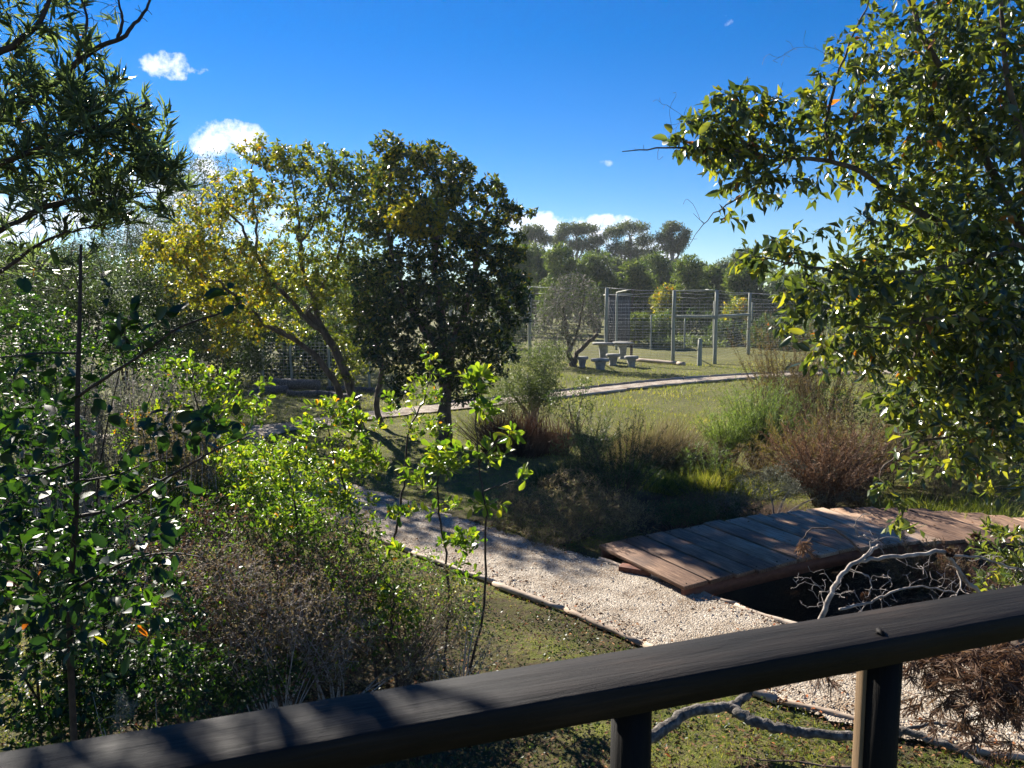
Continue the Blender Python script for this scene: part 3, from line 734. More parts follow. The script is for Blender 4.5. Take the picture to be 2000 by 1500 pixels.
sapling('slender sapling nearest the path edging with large yellow-green leaf tufts on bare stem',
        [(915, 1295), (945, 1180, 5.3), (948, 1000, 5.2), (935, 900, 5.2), (925, 760, 5.2)],
        [(930, 750, 5.2, 40, 28, .1, 1.4), (950, 800, 5.2, 34, 22, .1, 1), (960, 880, 5.2, 50, 26, .12, .9), (1010, 935, 5.2, 26, 14, .06, 1), (945, 990, 5.2, 45, 22, .1, 1.2), (880, 890, 5.2, 55, 26, .12, .9), (1000, 850, 5.2, 30, 14, .08, .7), (930, 1090, 5.3, 40, 22, .1, .4)],
        62, 6, (.065, .10), side=[[(935, 905, 5.2), (975, 860, 5.2), (1000, 845, 5.2)], [(945, 960, 5.2), (985, 945, 5.2), (1010, 938, 5.2)]])
sapling('tallest thin sapling rising before the dark tree with small bright leaves at the top',
        [(700, 1180), (765, 1060, 5.9), (790, 930, 5.9), (800, 840, 5.9), (835, 760, 5.9), (840, 690, 5.9)],
        [(835, 705, 5.9, 20, 26, .07, 1.2), (830, 770, 5.9, 40, 32, .12, 1.1), (800, 820, 5.9, 30, 30, .1, .7), (862, 740, 5.9, 14, 14, .05, .8), (760, 790, 5.9, 14, 30, .06, .9), (845, 840, 5.9, 45, 28, .12, .8)], 85, 6, (.038, .062))
sapling('sapling with tiers of round leaves between tall stem and path edging',
        [(868, 1290), (876, 1150, 5.5), (862, 1020, 5.5), (855, 930, 5.5), (870, 870, 5.5)],
        [(870, 900, 5.5, 45, 30, .12, 1), (820, 930, 5.5, 45, 28, .12, .8), (855, 990, 5.5, 55, 22, .15, 1.1), (780, 1000, 5.5, 40, 18, .1, 1), (900, 1060, 5.5, 50, 22, .12, .9), (910, 1120, 5.5, 40, 22, .1, .6), (775, 1080, 5.5, 30, 20, .1, .5), (760, 1150, 5.4, 25, 20, .1, .4)], 110, 6, (.05, .08))
sapling('leaning sapling with a broad bright green top above the brown thicket',
        [(735, 1330), (712, 1120, 5.7), (680, 980, 5.7), (650, 880, 5.7), (640, 820, 5.7)],
        [(640, 810, 5.7, 55, 36, .2, 1.2), (700, 850, 5.7, 55, 40, .2, 1.2), (590, 860, 5.7, 55, 40, .2, 1.0), (690, 800, 5.7, 25, 30, .1, .8), (660, 910, 5.7, 80, 36, .25, .9), (735, 900, 5.7, 30, 40, .15, .8)], 190, 6, (.045, .07))
sapling('upright sapling carrying dense light green leaves beside the dry brown tangle',
        [(600, 1280), (585, 1120, 5.4), (575, 980, 5.4), (560, 900, 5.4), (570, 850, 5.4)],
        [(560, 900, 5.4, 60, 36, .2, 1), (620, 960, 5.4, 60, 40, .2, 1), (520, 950, 5.4, 50, 36, .2, .8), (690, 980, 5.4, 50, 36, .15, .7), (450, 900, 5.4, 55, 30, .2, .7), (570, 1020, 5.4, 80, 30, .2, .6)], 180, 6, (.04, .065))
sapling('sapling with yellow-green leaf sprays below the yellow tree crown',
        [(420, 1180), (410, 980, 7.0), (400, 860, 7.0), (380, 770, 7.0), (375, 720, 7.0)],
        [(370, 730, 7.0, 50, 36, .2, 1), (430, 760, 7.0, 60, 40, .2, 1), (340, 790, 7.0, 50, 30, .2, .8), (490, 800, 7.0, 40, 36, .2, .8), (420, 850, 7.0, 70, 40, .2, .9), (520, 770, 7.0, 20, 30, .1, .5)], 200, 6, (.05, .08))
sapling('low sapling of pale upright leaves between the thicket and the gravel',
        [(780, 1340), (760, 1240, 5.0), (770, 1170, 5.0), (750, 1130, 5.0)],
        [(760, 1160, 5.0, 30, 24, .1, 1), (720, 1210, 5.0, 40, 24, .1, .7), (800, 1220, 5.0, 40, 24, .1, .5)], 30, 6, (.05, .08))

# ================================================================== 5. dry thicket in front
bush('dry_thicket', 'tangled brown thicket of dead twigs and small leaves behind the railing', 'shrub',
     [(480, 1180, 4.6, 150, 120, .5, 1), (620, 1130, 4.9, 130, 110, .5, 1), (420, 1060, 4.9, 130, 90, .5, .9), (560, 1290, 4.5, 160, 80, .4, 1), (700, 1220, 5.0, 100, 90, .4, .8), (360, 1230, 4.2, 120, 110, .4, 1), (300, 1120, 4.4, 100, 80, .4, .7)],
     3800, 3, (.016, .034), .5, 'dry_leaf', T_QUAD, .45, .25, 26, 'twig', sr=.008, bend=.9, tip=.0013, rk=.006)
bush('wild_shrub', 'open green shrub with small glinting leaves growing through the brown thicket', 'shrub',
     [(480, 1020, 5.2, 160, 70, .5, 1), (640, 1060, 5.3, 120, 80, .5, .9), (380, 1180, 4.6, 150, 110, .5, .9), (560, 1230, 4.9, 200, 110, .5, .8), (720, 1140, 5.3, 90, 80, .4, .6)],
     1700, 6, (.026, .045), .5, 'sap_leaf', T_OVAL_LO, .33, .2, 16, 'darktwig', sr=.008, bend=.5)
bush('leafless_bush', 'pale wiry dead bush of curling bare twigs within the thicket', 'bush',
     [(480, 1150, 4.3, 60, 60, .2, 1), (560, 1200, 4.3, 50, 60, .2, 1), (640, 1280, 4.4, 60, 50, .2, 1), (860, 1240, 5.2, 60, 60, .2, .5)],
     900, 1, (.012, .02), .5, 'dry_leaf', T_OVAL_LO, .7, .2, 12, 'greytwig', sr=.007, bend=1.0, tip=.0013, rk=.007)

bush('leafy_shrub', 'dull green shrub low behind the rail left of the brown thicket', 'shrub',
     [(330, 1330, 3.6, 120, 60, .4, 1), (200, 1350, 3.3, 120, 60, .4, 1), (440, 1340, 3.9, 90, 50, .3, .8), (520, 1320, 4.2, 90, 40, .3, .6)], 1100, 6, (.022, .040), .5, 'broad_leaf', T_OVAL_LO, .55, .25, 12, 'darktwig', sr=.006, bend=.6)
bush('twiggy_weed', 'sparse twiggy weed stems between the thicket and the slender saplings', 'weed',
     [(760, 1180, 5.2, 70, 90, .3, 1), (850, 1180, 5.3, 60, 80, .3, .7), (700, 1290, 4.8, 90, 50, .3, 1), (820, 1280, 4.9, 60, 40, .2, .6)], 900, 3, (.016, .034), .5, 'straw', T_OVAL_LO, .6, .3, 20, 'twig', sr=.005, bend=.8)
bush('twiggy_weed', 'reddish-brown twiggy weed in the densest middle of the thicket', 'weed',
     [(420, 1120, 4.2, 120, 70, .3, 1), (560, 1180, 4.2, 120, 80, .3, 1), (650, 1230, 4.4, 110, 70, .3, 1), (450, 1260, 4.0, 130, 70, .3, 1)], 1700, 3, (.014, .030), .5, 'straw', T_OVAL_LO, .15, .2, 24, 'greytwig', sr=.005, bend=1.0)
bush('leafy_shrub', 'green leafy shrub filling behind the bright saplings left of the gravel', 'shrub',
     [(480, 960, 6.6, 90, 50, .4, 1), (560, 1000, 6.4, 90, 50, .4, 1), (380, 1000, 6.2, 90, 60, .4, 1), (300, 950, 6.4, 90, 60, .4, 1)], 900, 7, (.03, .055), .5, 'sap_leaf', T_OBLO, .42, .22, 14, 'darktwig', sr=.008, bend=.5)
bush('wild_shrub', 'open wiry shrub with small pale leaves between the round-leaved sapling and the path edging', 'shrub',
     [(830, 1140, 5.6, 60, 80, .3, 1), (900, 1190, 5.4, 50, 70, .3, .8), (770, 1220, 5.0, 60, 80, .3, 1), (700, 1080, 5.6, 60, 60, .3, .8)], 520, 4, (.022, .045), .5, 'sap_leaf', T_OVAL_LO, .38, .25, 16, 'twig', sr=.006, bend=.6)
bush('dry_thicket', 'upper fringe of grey-brown dead twigs below the bright sapling tops', 'shrub',
     [(560, 1060, 5.6, 130, 50, .3, 1), (700, 1090, 5.6, 60, 60, .3, .8), (420, 1080, 5.2, 110, 60, .3, 1)], 900, 2, (.014, .03), .5, 'straw', T_QUAD, .3, .25, 18, 'greytwig', sr=.005, bend=1.0, tip=.0012)
# low creeping weeds at the foot of the thicket
bush('pink_weed', 'upright weed with pale pinkish dry flower spikes near the path edging', 'weed',
     [(830, 1200, 5.0, 24, 50, .1, 1), (800, 1290, 4.8, 60, 50, .2, 1), (640, 1330, 4.3, 80, 60, .2, 1)], 260, 5, (.010, .018), .6, 'straw', T_QUAD, .2, .2, 10, 'twig', sr=.004, bend=.3)
bush('needle_plant', 'small grey needle-leaved plant standing just behind the rail in shade', 'plant',
     [(240, 1385, 3.0, 22, 42, .06, 1)], 40, 14, (.02, .035), .10, 'silver_leaf', T_BLADE, .6, .2, 3, 'greytwig', sr=.003, bend=.2)

# ================================================================== 6. yellowing many-stemmed tree
YT = 15.5
base = np.array([*G(705, 835)[:2], 0]); base[2] = gz1(base[0], base[1]) - .05
yb = base[1]
root = thing('yellowing_tree', 'many-stemmed tree with yellow and lime leaves leaning over the lawn', 'tree', base)
st = lambda pts: [tuple(p) for p in pts]
fork = P(660, 720, yb)
def bl(pts, r0, r1, wob=.02):
    q = smooth_line(np.array(pts), 5); q[1:-1] += rng.normal(0, wob, (len(q) - 2, 3)); return q, np.linspace(r0, r1, len(q))
limbs = [bl([base, P(690, 775, yb), P(668, 715, yb), P(640, 660, yb), P(600, 610, yb)], .11, .07, .01),
         bl([base + (-.35, .05, .02), P(660, 760, yb), P(620, 700, yb), P(585, 670, yb), P(540, 640, yb)], .08, .04, .01),
         bl([base + (.45, .1, .02), P(735, 790, yb), P(745, 720, yb), P(730, 640, yb), P(735, 520, yb)], .07, .03, .01),
         bl([P(640, 660, yb), P(600, 560, yb), P(585, 480, yb), P(580, 400, yb + .4), P(560, 320, yb + .5)], .06, .015),
         bl([P(640, 660, yb), P(560, 580, yb - .3), P(500, 500, yb - .3), P(470, 440, yb - .3), P(430, 400, yb - .2)], .055, .015),
         bl([P(585, 670, yb), P(500, 620, yb - .4), P(440, 560, yb - .5), P(380, 530, yb - .5), P(330, 490, yb - .5)], .045, .012),
         bl([P(540, 640, yb), P(470, 630, yb + .3), P(400, 610, yb + .4), P(350, 600, yb + .3)], .035, .01),
         bl([P(600, 610, yb), P(650, 520, yb + .5), P(680, 430, yb + .5), P(690, 330, yb + .5)], .05, .012),
         bl([P(585, 480, yb), P(610, 440, yb - .4), P(640, 400, yb - .5), P(650, 310, yb - .5)], .03, .01),
         bl([P(500, 500, yb - .3), P(500, 420, yb - .4), P(490, 350, yb - .2), P(500, 300, yb)], .03, .01)]
blobs = [(520, 300, yb, 55, 34, .8, 1), (600, 320, yb + .3, 80, 40, 1, 1), (690, 350, yb + .4, 70, 55, 1, 1.1), (470, 380, yb - .3, 70, 45, .9, .9), (400, 420, yb - .3, 60, 40, .8, .8), (560, 400, yb, 90, 60, 1.3, .6),
         (640, 450, yb, 100, 70, 1.3, .7), (350, 490, yb - .5, 70, 45, .9, 1), (430, 500, yb - .4, 80, 50, 1, .9), (520, 520, yb - .5, 80, 60, 1.2, .8), (380, 570, yb - .3, 80, 45, 1, .9), (470, 600, yb - .4, 80, 50, 1, .8),
         (590, 560, yb, 90, 60, 1.3, .6), (680, 560, yb + .3, 80, 80, 1.1, .9), (430, 660, yb - .3, 55, 38, .7, .8), (540, 650, yb + .4, 80, 35, .8, .5), (690, 650, yb + .4, 60, 60, .7, .8), (300, 520, yb - .3, 40, 40, .6, .6), (720, 400, yb, 50, 60, .8, .9), (730, 500, yb, 50, 70, .8, .9), (725, 610, yb, 45, 60, .7, .9), (740, 330, yb, 40, 40, .6, .8), (690, 720, yb + .2, 40, 30, .5, .5)]
tw = grow(limbs, blob_pts(blobs, 3300), .3, 4, r_tip=.004, r_k=.012)
dat = leaves_on(tw, 9, .2, .9, -.25, (.08, .13), .46, nup=.6)
xs = dat[0][:, 0]; zrel = dat[0][:, 2]
px_ = 1000 + FPX * xs / dat[0][:, 1]
# the outer, lower crown has turned; the side next to the dark tree is still green
mu = .62 - .30 * np.clip((px_ - 430) / 300, 0, 1) - .05 * np.clip((zrel - 3.6) / 2, 0, 1)
tn = np.clip(rng.normal(mu, .17), 0, .9); tn[rng.random(len(tn)) < .03 * (px_ < 560)] = .97
wood(root, base, limbs, tw, 'bark', 'twig', 3, 8, 3)
put_leaves(root, base, dat, tn, T_OVAL, T_QUAD, 'yellow_leaf', 0)

# ================================================================== 7. dark dense tree
base = np.array([*G(862, 872)[:2], 0]); base[2] = gz1(base[0], base[1]) - .05; yb = base[1]
root = thing('dark_tree', 'dense dark green tree with a rounded crown reaching almost to the grass', 'tree', base)
limbs = [bl([base, P(868, 760, yb), P(862, 640, yb), P(850, 500, yb), P(830, 380, yb)], .10, .04),
         bl([base + (.12, .2, 0), P(880, 700, yb + .2), P(920, 560, yb + .2), P(940, 450, yb + .2), P(960, 400, yb + .2)], .08, .03),
         bl([P(868, 700, yb), P(800, 600, yb), P(760, 480, yb), P(760, 360, yb), P(770, 290, yb)], .06, .02),
         bl([P(850, 500, yb), P(860, 400, yb), P(850, 320, yb)], .05, .02),
         bl([P(935, 470, yb + .2), P(990, 430, yb + .2), P(1045, 412, yb + .2)], .03, .008)]
blobs = [(762, 285, yb, 34, 26, .5, 1.1), (800, 310, yb, 40, 30, .6, .9), (850, 305, yb, 45, 28, .6, 1), (895, 335, yb, 40, 30, .6, 1), (760, 345, yb, 40, 36, .6, .7), (830, 370, yb, 70, 45, .9, 1), (905, 390, yb, 50, 40, .8, 1),
         (960, 372, yb + .1, 26, 28, .4, 1.2), (985, 415, yb + .1, 38, 24, .5, 1), (1022, 415, yb + .1, 26, 13, .3, .9), (790, 430, yb, 50, 50, .9, .8), (870, 470, yb, 80, 60, 1.1, 1.1), (945, 470, yb, 50, 46, .8, 1.1), (815, 425, yb - 1.1, 62, 42, .45, 1.3),
         (985, 510, yb, 34, 36, .5, 1), (790, 530, yb, 55, 55, .9, .9), (880, 570, yb, 85, 60, 1.2, 1.1), (970, 570, yb, 48, 50, .8, 1.1), (1005, 610, yb, 32, 36, .5, .9), (770, 610, yb - .2, 50, 50, .8, 1), (860, 660, yb, 80, 50, 1.1, 1.1),
         (950, 660, yb, 60, 50, .9, 1.1), (760, 690, yb - .3, 48, 44, .7, .9), (840, 720, yb - .2, 60, 30, .8, .9), (930, 730, yb, 60, 36, .8, .9), (985, 700, yb, 30, 36, .5, .7), (770, 765, yb - .3, 32, 34, .4, .8), (900, 770, yb, 50, 24, .6, .6)]
blobs += [(730, 420, yb, 34, 50, .6, .7), (722, 560, yb, 40, 60, .6, .9), (728, 660, yb - .1, 40, 50, .6, .9), (1010, 480, yb, 26, 30, .4, .9), (1018, 560, yb, 24, 34, .4, .9)]
tw = grow(limbs, blob_pts(blobs, 4600, .2), .3, 4, r_tip=.003, r_k=.010)
dat = leaves_on(tw, 9, .1, .9, -.2, (.075, .12), .48, nup=.6)
p_ = dat[0]; px_ = 1000 + FPX * p_[:, 0] / p_[:, 1]
tn = tintn(len(p_), .42, .22)
# top leaves tinted lighter as if sunlit; younger, yellower shoots facing the yellow tree
tp_ = rng.random(len(tn)) < np.clip((p_[:, 2] - 2.6) / 3.0, 0, .75); tn[tp_] += .38
dd_ = np.linalg.norm((p_ - P(815, 425, yb - 1.1)) / np.array([.75, .7, .55]), axis=1) < 1; tn[dd_ & (rng.random(len(tn)) < .8)] += .5
tn = np.clip(tn, 0, 1)
wood(root, base, limbs, tw, 'bark', 'darktwig', 2, 8, 3)
put_leaves(root, base, dat, tn, T_OVAL, T_QUAD, 'dark_leaf', 0)


# ================================================================== 8. background shrubs and trees
def cloud(root, base, blobs, nclump, perc, clump_r, ln, ar, mat, tmu=.5, tsd=.22, T=T_QUAD, up=.2, shell=.55, droop=0, name='foliage'):
    C = blob_pts(blobs, nclump, shell)
    s = rng.uniform(.6, 1.3, nclump)
    u = norm(rng.normal(size=(nclump * perc, 3))) * (rng.random(nclump * perc) ** .45)[:, None]
    pos = C.repeat(perc, 0) + u * (clump_r * s).repeat(perc)[:, None] * np.array([1, 1, .8])
    ct = rng.normal(0, tsd * .7, nclump).repeat(perc)
    pos[:, 2] = np.maximum(pos[:, 2], base[2] + .02)
    d = norm(norm(u) + rng.normal(0, .7, pos.shape) + np.array([0, 0, up - droop])); nr = norm(rng.normal(0, .7, pos.shape) + (0, 0, .7))
    l = rng.uniform(*ln, len(pos)); wd = l * ar
    tint = np.clip(tmu + ct + rng.normal(0, tsd * .6, len(pos)), 0, 1)
    me = leaf_mesh(name, pos - base, d, nr, l, wd, tint, T)
    tag(link(name, me, root, mat), kind='stuff')
    return C


def far_bush(name, label, cat, blobs, nc, pc, cr, ln, ar, mat, tmu=.5, tsd=.22, T=T_QUAD, up=.2, group=None, stems=6, sr=.03, shell=.55, twm='twig', gy_=None, droop=0, trunkname='stem', gx_=None):
    cx = float(np.mean([b_[0] for b_ in blobs])) if gx_ is None else gx_; Yb = float(np.mean([b_[2] for b_ in blobs])) if gy_ is None else gy_
    bx = (cx - 1000) / FPX * Yb; base = np.array([bx, Yb, gz1(bx, Yb) if Yb < 60 else -.03])
    root = thing(name, label, cat, base, group)
    C = cloud(root, base, blobs, nc, pc, cr, ln, ar, mat, tmu, tsd, T, up, shell, droop)
    limbs = []
    H = max(C[:, 2].max() - base[2], .3)
    for i in range(stems):
        b_ = blobs[i % len(blobs)]; T_ = P(b_[0], b_[1], b_[2]); s0 = base + np.array([*rng.normal(0, sr * 2, 2), -.05])
        mid = s0 * .5 + T_ * .5; mid[:2] = s0[:2] * .7 + T_[:2] * .3
        q = smooth_line(np.array([s0, mid, T_]), 4); q[1:-1] += rng.normal(0, sr * .5, (len(q) - 2, 3)); limbs.append((q, np.linspace(sr, sr * .4, len(q))))
    sel = C[rng.choice(len(C), min(len(C), 160), replace=False)]
    tw = grow(limbs, sel, .3, 4, r_tip=sr * .12, r_k=.014)
    for i, (p, r) in enumerate(limbs[:1]):
        pass
    tb = Tubes()
    for p, r in limbs: tb.add(p, r, 6)
    if trunkname == 'trunk' and stems == 1: tb.build('trunk', 'bark', root, base)
    else: tag(tb.build('stems', twm, root, base), kind='stuff')
    tb = Tubes()
    for p, r in tw: tb.add(p, r, 3)
    tag(tb.build('twigs', twm, root, base), kind='stuff')
    return root


BG = 'shrubs massed behind the yellowing tree'
far_bush('round_bush', 'wide grey-green bush behind the pale flower spikes', 'bush', [(40, 560, 13, 130, 80, 1.2), (120, 620, 12.5, 120, 70, 1), (20, 680, 12, 120, 70, 1), (-60, 600, 13, 100, 90, 1)], 420, 40, .22, (.045, .08), .4, 'bush_leaf', .40, .28, group=BG)
far_bush('round_bush', 'large rounded bush under the gap of bright sky at the crown edge', 'bush', [(210, 560, 14, 100, 70, 1.1), (270, 620, 13.5, 110, 80, 1.1), (180, 650, 13, 100, 60, 1), (330, 680, 13, 80, 60, .9)], 430, 40, .22, (.045, .08), .4, 'bush_leaf', .45, .25, group=BG)
far_bush('round_bush', 'shaded bush tucked behind the lower boughs of the yellowing tree', 'bush', [(360, 620, 18, 110, 90, 1.6), (440, 660, 18, 90, 80, 1.4), (400, 560, 18.5, 90, 60, 1.2)], 340, 40, .3, (.07, .12), .4, 'bush_leaf', .3, .2, group=BG)
far_bush('airy_tree', 'pale airy tree with fine grey foliage against the second cloud', 'tree', [(400, 350, 27, 65, 55, 2), (350, 420, 27, 80, 60, 2.2), (440, 430, 27, 70, 60, 2), (320, 480, 27, 70, 40, 1.8), (380, 500, 26, 100, 60, 2)], 420, 26, .34, (.10, .17), .22, 'gum_leaf', .4, .25, stems=5, sr=.07, twm='greytwig', shell=.2)
far_bush('airy_tree', 'fine twiggy grey tree behind the bare lower branches of the narrow-leaved tree', 'tree', [(250, 440, 24, 70, 50, 1.6), (310, 490, 24, 70, 40, 1.6), (190, 500, 24, 70, 40, 1.6)], 300, 22, .34, (.08, .14), .22, 'gum_leaf', .25, .25, stems=5, sr=.06, twm='greytwig', shell=.2)
far_bush('background_tree', 'low tree showing above the bushes in the bright sky gap', 'tree', [(60, 540, 30, 110, 50, 2.2), (160, 520, 31, 70, 32, 1.6), (-20, 520, 30, 80, 50, 2)], 300, 26, .5, (.14, .22), .35, 'gum_leaf', .5, .2, stems=4, sr=.09)
far_bush('background_tree', 'dark background tree half hidden behind the yellowing crown', 'tree', [(560, 560, 30, 140, 90, 3), (480, 600, 29, 120, 80, 3), (640, 640, 29, 120, 70, 2.5)], 430, 26, .5, (.14, .22), .35, 'far_leaf', .25, .18, stems=4, sr=.09)
far_bush('hedge_shrub', 'dark shrub behind the wire mesh panel and logs', 'shrub', [(420, 690, 24, 90, 60, 1.5), (560, 690, 24.5, 100, 55, 1.5), (660, 680, 25, 80, 60, 1.5)], 420, 30, .36, (.10, .16), .4, 'dark_leaf', .35, .2)
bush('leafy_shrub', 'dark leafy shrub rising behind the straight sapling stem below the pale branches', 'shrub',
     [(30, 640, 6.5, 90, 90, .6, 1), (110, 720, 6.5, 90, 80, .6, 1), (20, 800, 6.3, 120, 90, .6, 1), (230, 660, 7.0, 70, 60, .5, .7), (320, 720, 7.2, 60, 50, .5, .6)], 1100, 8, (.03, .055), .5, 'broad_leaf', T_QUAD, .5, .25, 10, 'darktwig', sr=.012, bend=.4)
bush('leafy_shrub', 'green shrub hiding the bend of the gravel path behind the bright saplings', 'shrub',
     [(520, 900, 8.5, 60, 50, .4, 1), (600, 930, 8.2, 60, 40, .4, 1), (450, 870, 8.8, 60, 40, .4, 1), (660, 970, 7.9, 40, 34, .3, .7)], 800, 7, (.03, .055), .5, 'sap_leaf', T_QUAD, .5, .25, 12, 'darktwig', sr=.008, bend=.4)
bush('twiggy_weed', 'dry leggy weed with curling stems between the thicket and the bend of the path', 'weed',
     [(560, 1020, 6.8, 110, 50, .4, 1), (680, 1040, 6.4, 70, 50, .3, 1), (450, 1020, 6.8, 80, 50, .4, 1)], 1100, 4, (.016, .034), .5, 'straw', T_OVAL_LO, .55, .3, 18, 'twig', sr=.005, bend=.8)
bush('twiggy_weed', 'thin dry stems standing around the slender saplings near the rail', 'weed',
     [(900, 1210, 5.2, 50, 70, .2, 1), (960, 1270, 5.1, 50, 40, .2, .7), (840, 1300, 4.7, 70, 40, .2, 1)], 420, 4, (.014, .03), .4, 'straw', T_QUAD, .5, .3, 18, 'greytwig', sr=.004, bend=.6)
# pale spiky flower stems
SP = 'clumps of tall pale flower spikes'
def spikes(label, x0, x1, ytop, ybot, Y, n, mat='silver_leaf', lean=.06):
    Y0 = Y; cx = (x0 + x1) / 2; bx = (cx - 1000) / FPX * Y; base = np.array([bx, Y, gz1(bx, Y)])
    root = thing('spike_shrub', label, 'shrub', base, SP); tb = Tubes(); pos = []; d = []
    for i in range(n):
        px = rng.uniform(x0, x1); yy = Y + rng.normal(0, .35); top = P(px, rng.uniform(ytop, ytop + .45 * (ybot - ytop)), yy)
        bot = np.array([top[0] + rng.normal(0, .15), yy, gz1(top[0], yy)]); q = smooth_line(np.array([bot, bot * .5 + top * .5 + rng.normal(0, .03, 3), top]), 4)
        tb.add(q, np.linspace(.006, .003, len(q)), 3)
        H = top[2] - bot[2]; m_ = int(max(H, .3) * 90)
        s = rng.uniform(.3, 1, m_)[:, None]; pp_ = bot + (q[4] - bot) * 0 + (top - bot) * s + rng.normal(0, .018, (m_, 3)); pos.append(pp_)
    pos = np.concatenate(pos); d = norm(rng.normal(size=pos.shape) + (0, 0, .8)); l = rng.uniform(.02, .045, len(pos))
    tag(tb.build('stems', 'greytwig', root, base), kind='stuff')
    me = leaf_mesh('foliage', pos - base, d, norm(rng.normal(size=pos.shape)), l, l * .5, tintn(len(pos), .55, .25), T_QUAD); tag(link('foliage', me, root, mat), kind='stuff')


spikes('pale grey flower spikes below the wide grey-green bush', 50, 230, 690, 900, 8.6, 120)
spikes('grey spikes mixed with yellow-green shoots beside the straight sapling stem', 220, 400, 700, 960, 8.0, 130)
spikes('short cream spikes at the foot of the rounded bush', 260, 420, 790, 1000, 6.8, 90, 'straw')
far_bush('leafy_shrub', 'yellow-green shrub glowing between the pale spikes and the gravel', 'shrub', [(300, 850, 7.6, 70, 60, .4), (370, 900, 7.4, 80, 60, .4), (450, 930, 7.2, 70, 40, .4)], 260, 18, .09, (.03, .055), .45, 'sap_leaf', .6, .25, stems=9, sr=.008)

# ---- shrubs between lawn and bridge
far_bush('grey_shrub', 'open grey-green shrub with pale bare twigs next to the dark tree', 'shrub', [(1030, 730, 16, 64, 60, .7), (1070, 700, 16.3, 40, 36, .5), (1000, 770, 16, 50, 50, .5), (1060, 770, 15.6, 40, 40, .4)], 620, 18, .13, (.045, .085), .25, 'grey_leaf', .65, .25, stems=24, sr=.018, twm='greytwig', shell=.3)
def tuft(name, label, cat, px, py, n, h, r, mat, tmu, tsd, wid=.006, lean=.5, T=T_BLADE2, group=None, yoff=0, elong=1.3):
    g = G(px, py); base = np.array([g[0], g[1] + yoff, 0]); base[2] = gz1(base[0], base[1])
    root = thing(name, label, cat, base, group)
    ncl = 9; ca = rng.uniform(0, 2 * math.pi, ncl); cr_ = r * .85 * np.sqrt(rng.random(ncl)); ch = rng.uniform(.45, 1.1, ncl); cl_ = rng.normal(0, .28, (ncl, 2)); ct_ = rng.normal(0, .12, ncl)
    pk = rng.integers(0, ncl, n); a = rng.uniform(0, 2 * math.pi, n); rr = r * .36 * np.sqrt(rng.random(n))
    pos = np.stack([np.cos(a) * rr + np.cos(ca[pk]) * cr_[pk] * elong, np.sin(a) * rr + np.sin(ca[pk]) * cr_[pk], np.zeros(n)], 1)
    pos[:, 2] = gz(pos[:, 0] + base[0], pos[:, 1] + base[1]) - base[2]
    d = norm(np.stack([np.cos(a) * rr / r * 1.4 * lean + cl_[pk, 0], np.sin(a) * rr / r * 1.4 * lean + cl_[pk, 1], np.ones(n)], 1) + rng.normal(0, lean * .5, (n, 3)) * (1, 1, .3))
    l = h * rng.uniform(.35, 1.1, n) * ch[pk]; nr = norm(rng.normal(size=(n, 3))); tmu = np.clip(tmu + ct_[pk], 0, 1)
    me = leaf_mesh('blades', pos, d, nr, l, np.full(n, wid) * rng.uniform(.7, 1.4, n), tintn(n, tmu, tsd), T); tag(link('blades', me, root, mat), kind='stuff')
    return root, base


tuft('grass_tussock', 'tall straw-coloured grass tussock at the edge of the sunny lawn', 'grass tuft', 1270, 905, 2600, 1.05, .55, 'straw', .6, .28, .009, .5)
tuft('grass_tussock', 'browner grass tussock between the straw tussock and the feathery bushes', 'grass tuft', 1345, 915, 2000, .85, .42, 'straw', .25, .22, .009, .6)
bush('dry_shrub', 'low dry brown wiry shrub where the path meets the bridge', 'shrub', [(1010, 990, 8.8, 60, 50, .4, 1), (1110, 975, 8.5, 80, 62, .5, 1.2), (1190, 1000, 8.3, 70, 46, .4, 1), (1080, 1040, 8.0, 70, 26, .3, .9), (1230, 1010, 8.6, 60, 40, .4, .8)], 2600, 6, (.03, .065), .14, 'straw', T_BLADE, .55, .3, 24, 'twig', sr=.007, bend=.8, lo=.1, rk=.006, tip=.0022)
bush('dry_shrub', 'dark wiry shrub hugging the far corner of the plank bridge', 'shrub', [(1290, 1000, 9.2, 80, 22, .3, 1), (1370, 985, 9.4, 80, 26, .3, 1)], 1300, 4, (.025, .055), .14, 'heath', T_BLADE, .5, .3, 16, 'twig', sr=.006, bend=.9, lo=.1, rk=.006, tip=.002)
tuft('dark_reed_clump', 'dark reedy clump beneath the open grey-green shrub', 'grass tuft', 1040, 880, 3200, 1.0, .7, 'dry_leaf', .08, .1, .010, .6)
tuft('dark_reed_clump', 'dark grassy clump in the tree shadow behind the ferny shrub', 'grass tuft', 1190, 940, 2600, .35, .8, 'fern', .5, .25, .012, .8, elong=1.5)
tuft('green_grass_clump', 'vivid green grass clump lit by the sun behind the dark ferny fronds', 'grass tuft', 1345, 955, 3600, .32, .5, 'grass', .55, .2, .010, .6, elong=1.4)


tuft('grass_tussock', 'low pale dry grass patch behind the dark ferny shrub', 'grass tuft', 1230, 900, 1500, .55, .6, 'straw', .7, .2, .008, .8)
tuft('green_grass_clump', 'soft green weeds in front of the pale feathery bush', 'grass tuft', 1400, 950, 2200, .35, .6, 'grass', .6, .2, .010, .9)
tuft('green_grass_clump', 'lush green weeds at the far side of the bridge end', 'grass tuft', 1900, 1000, 2400, .28, .9, 'grass', .5, .2, .010, .9)


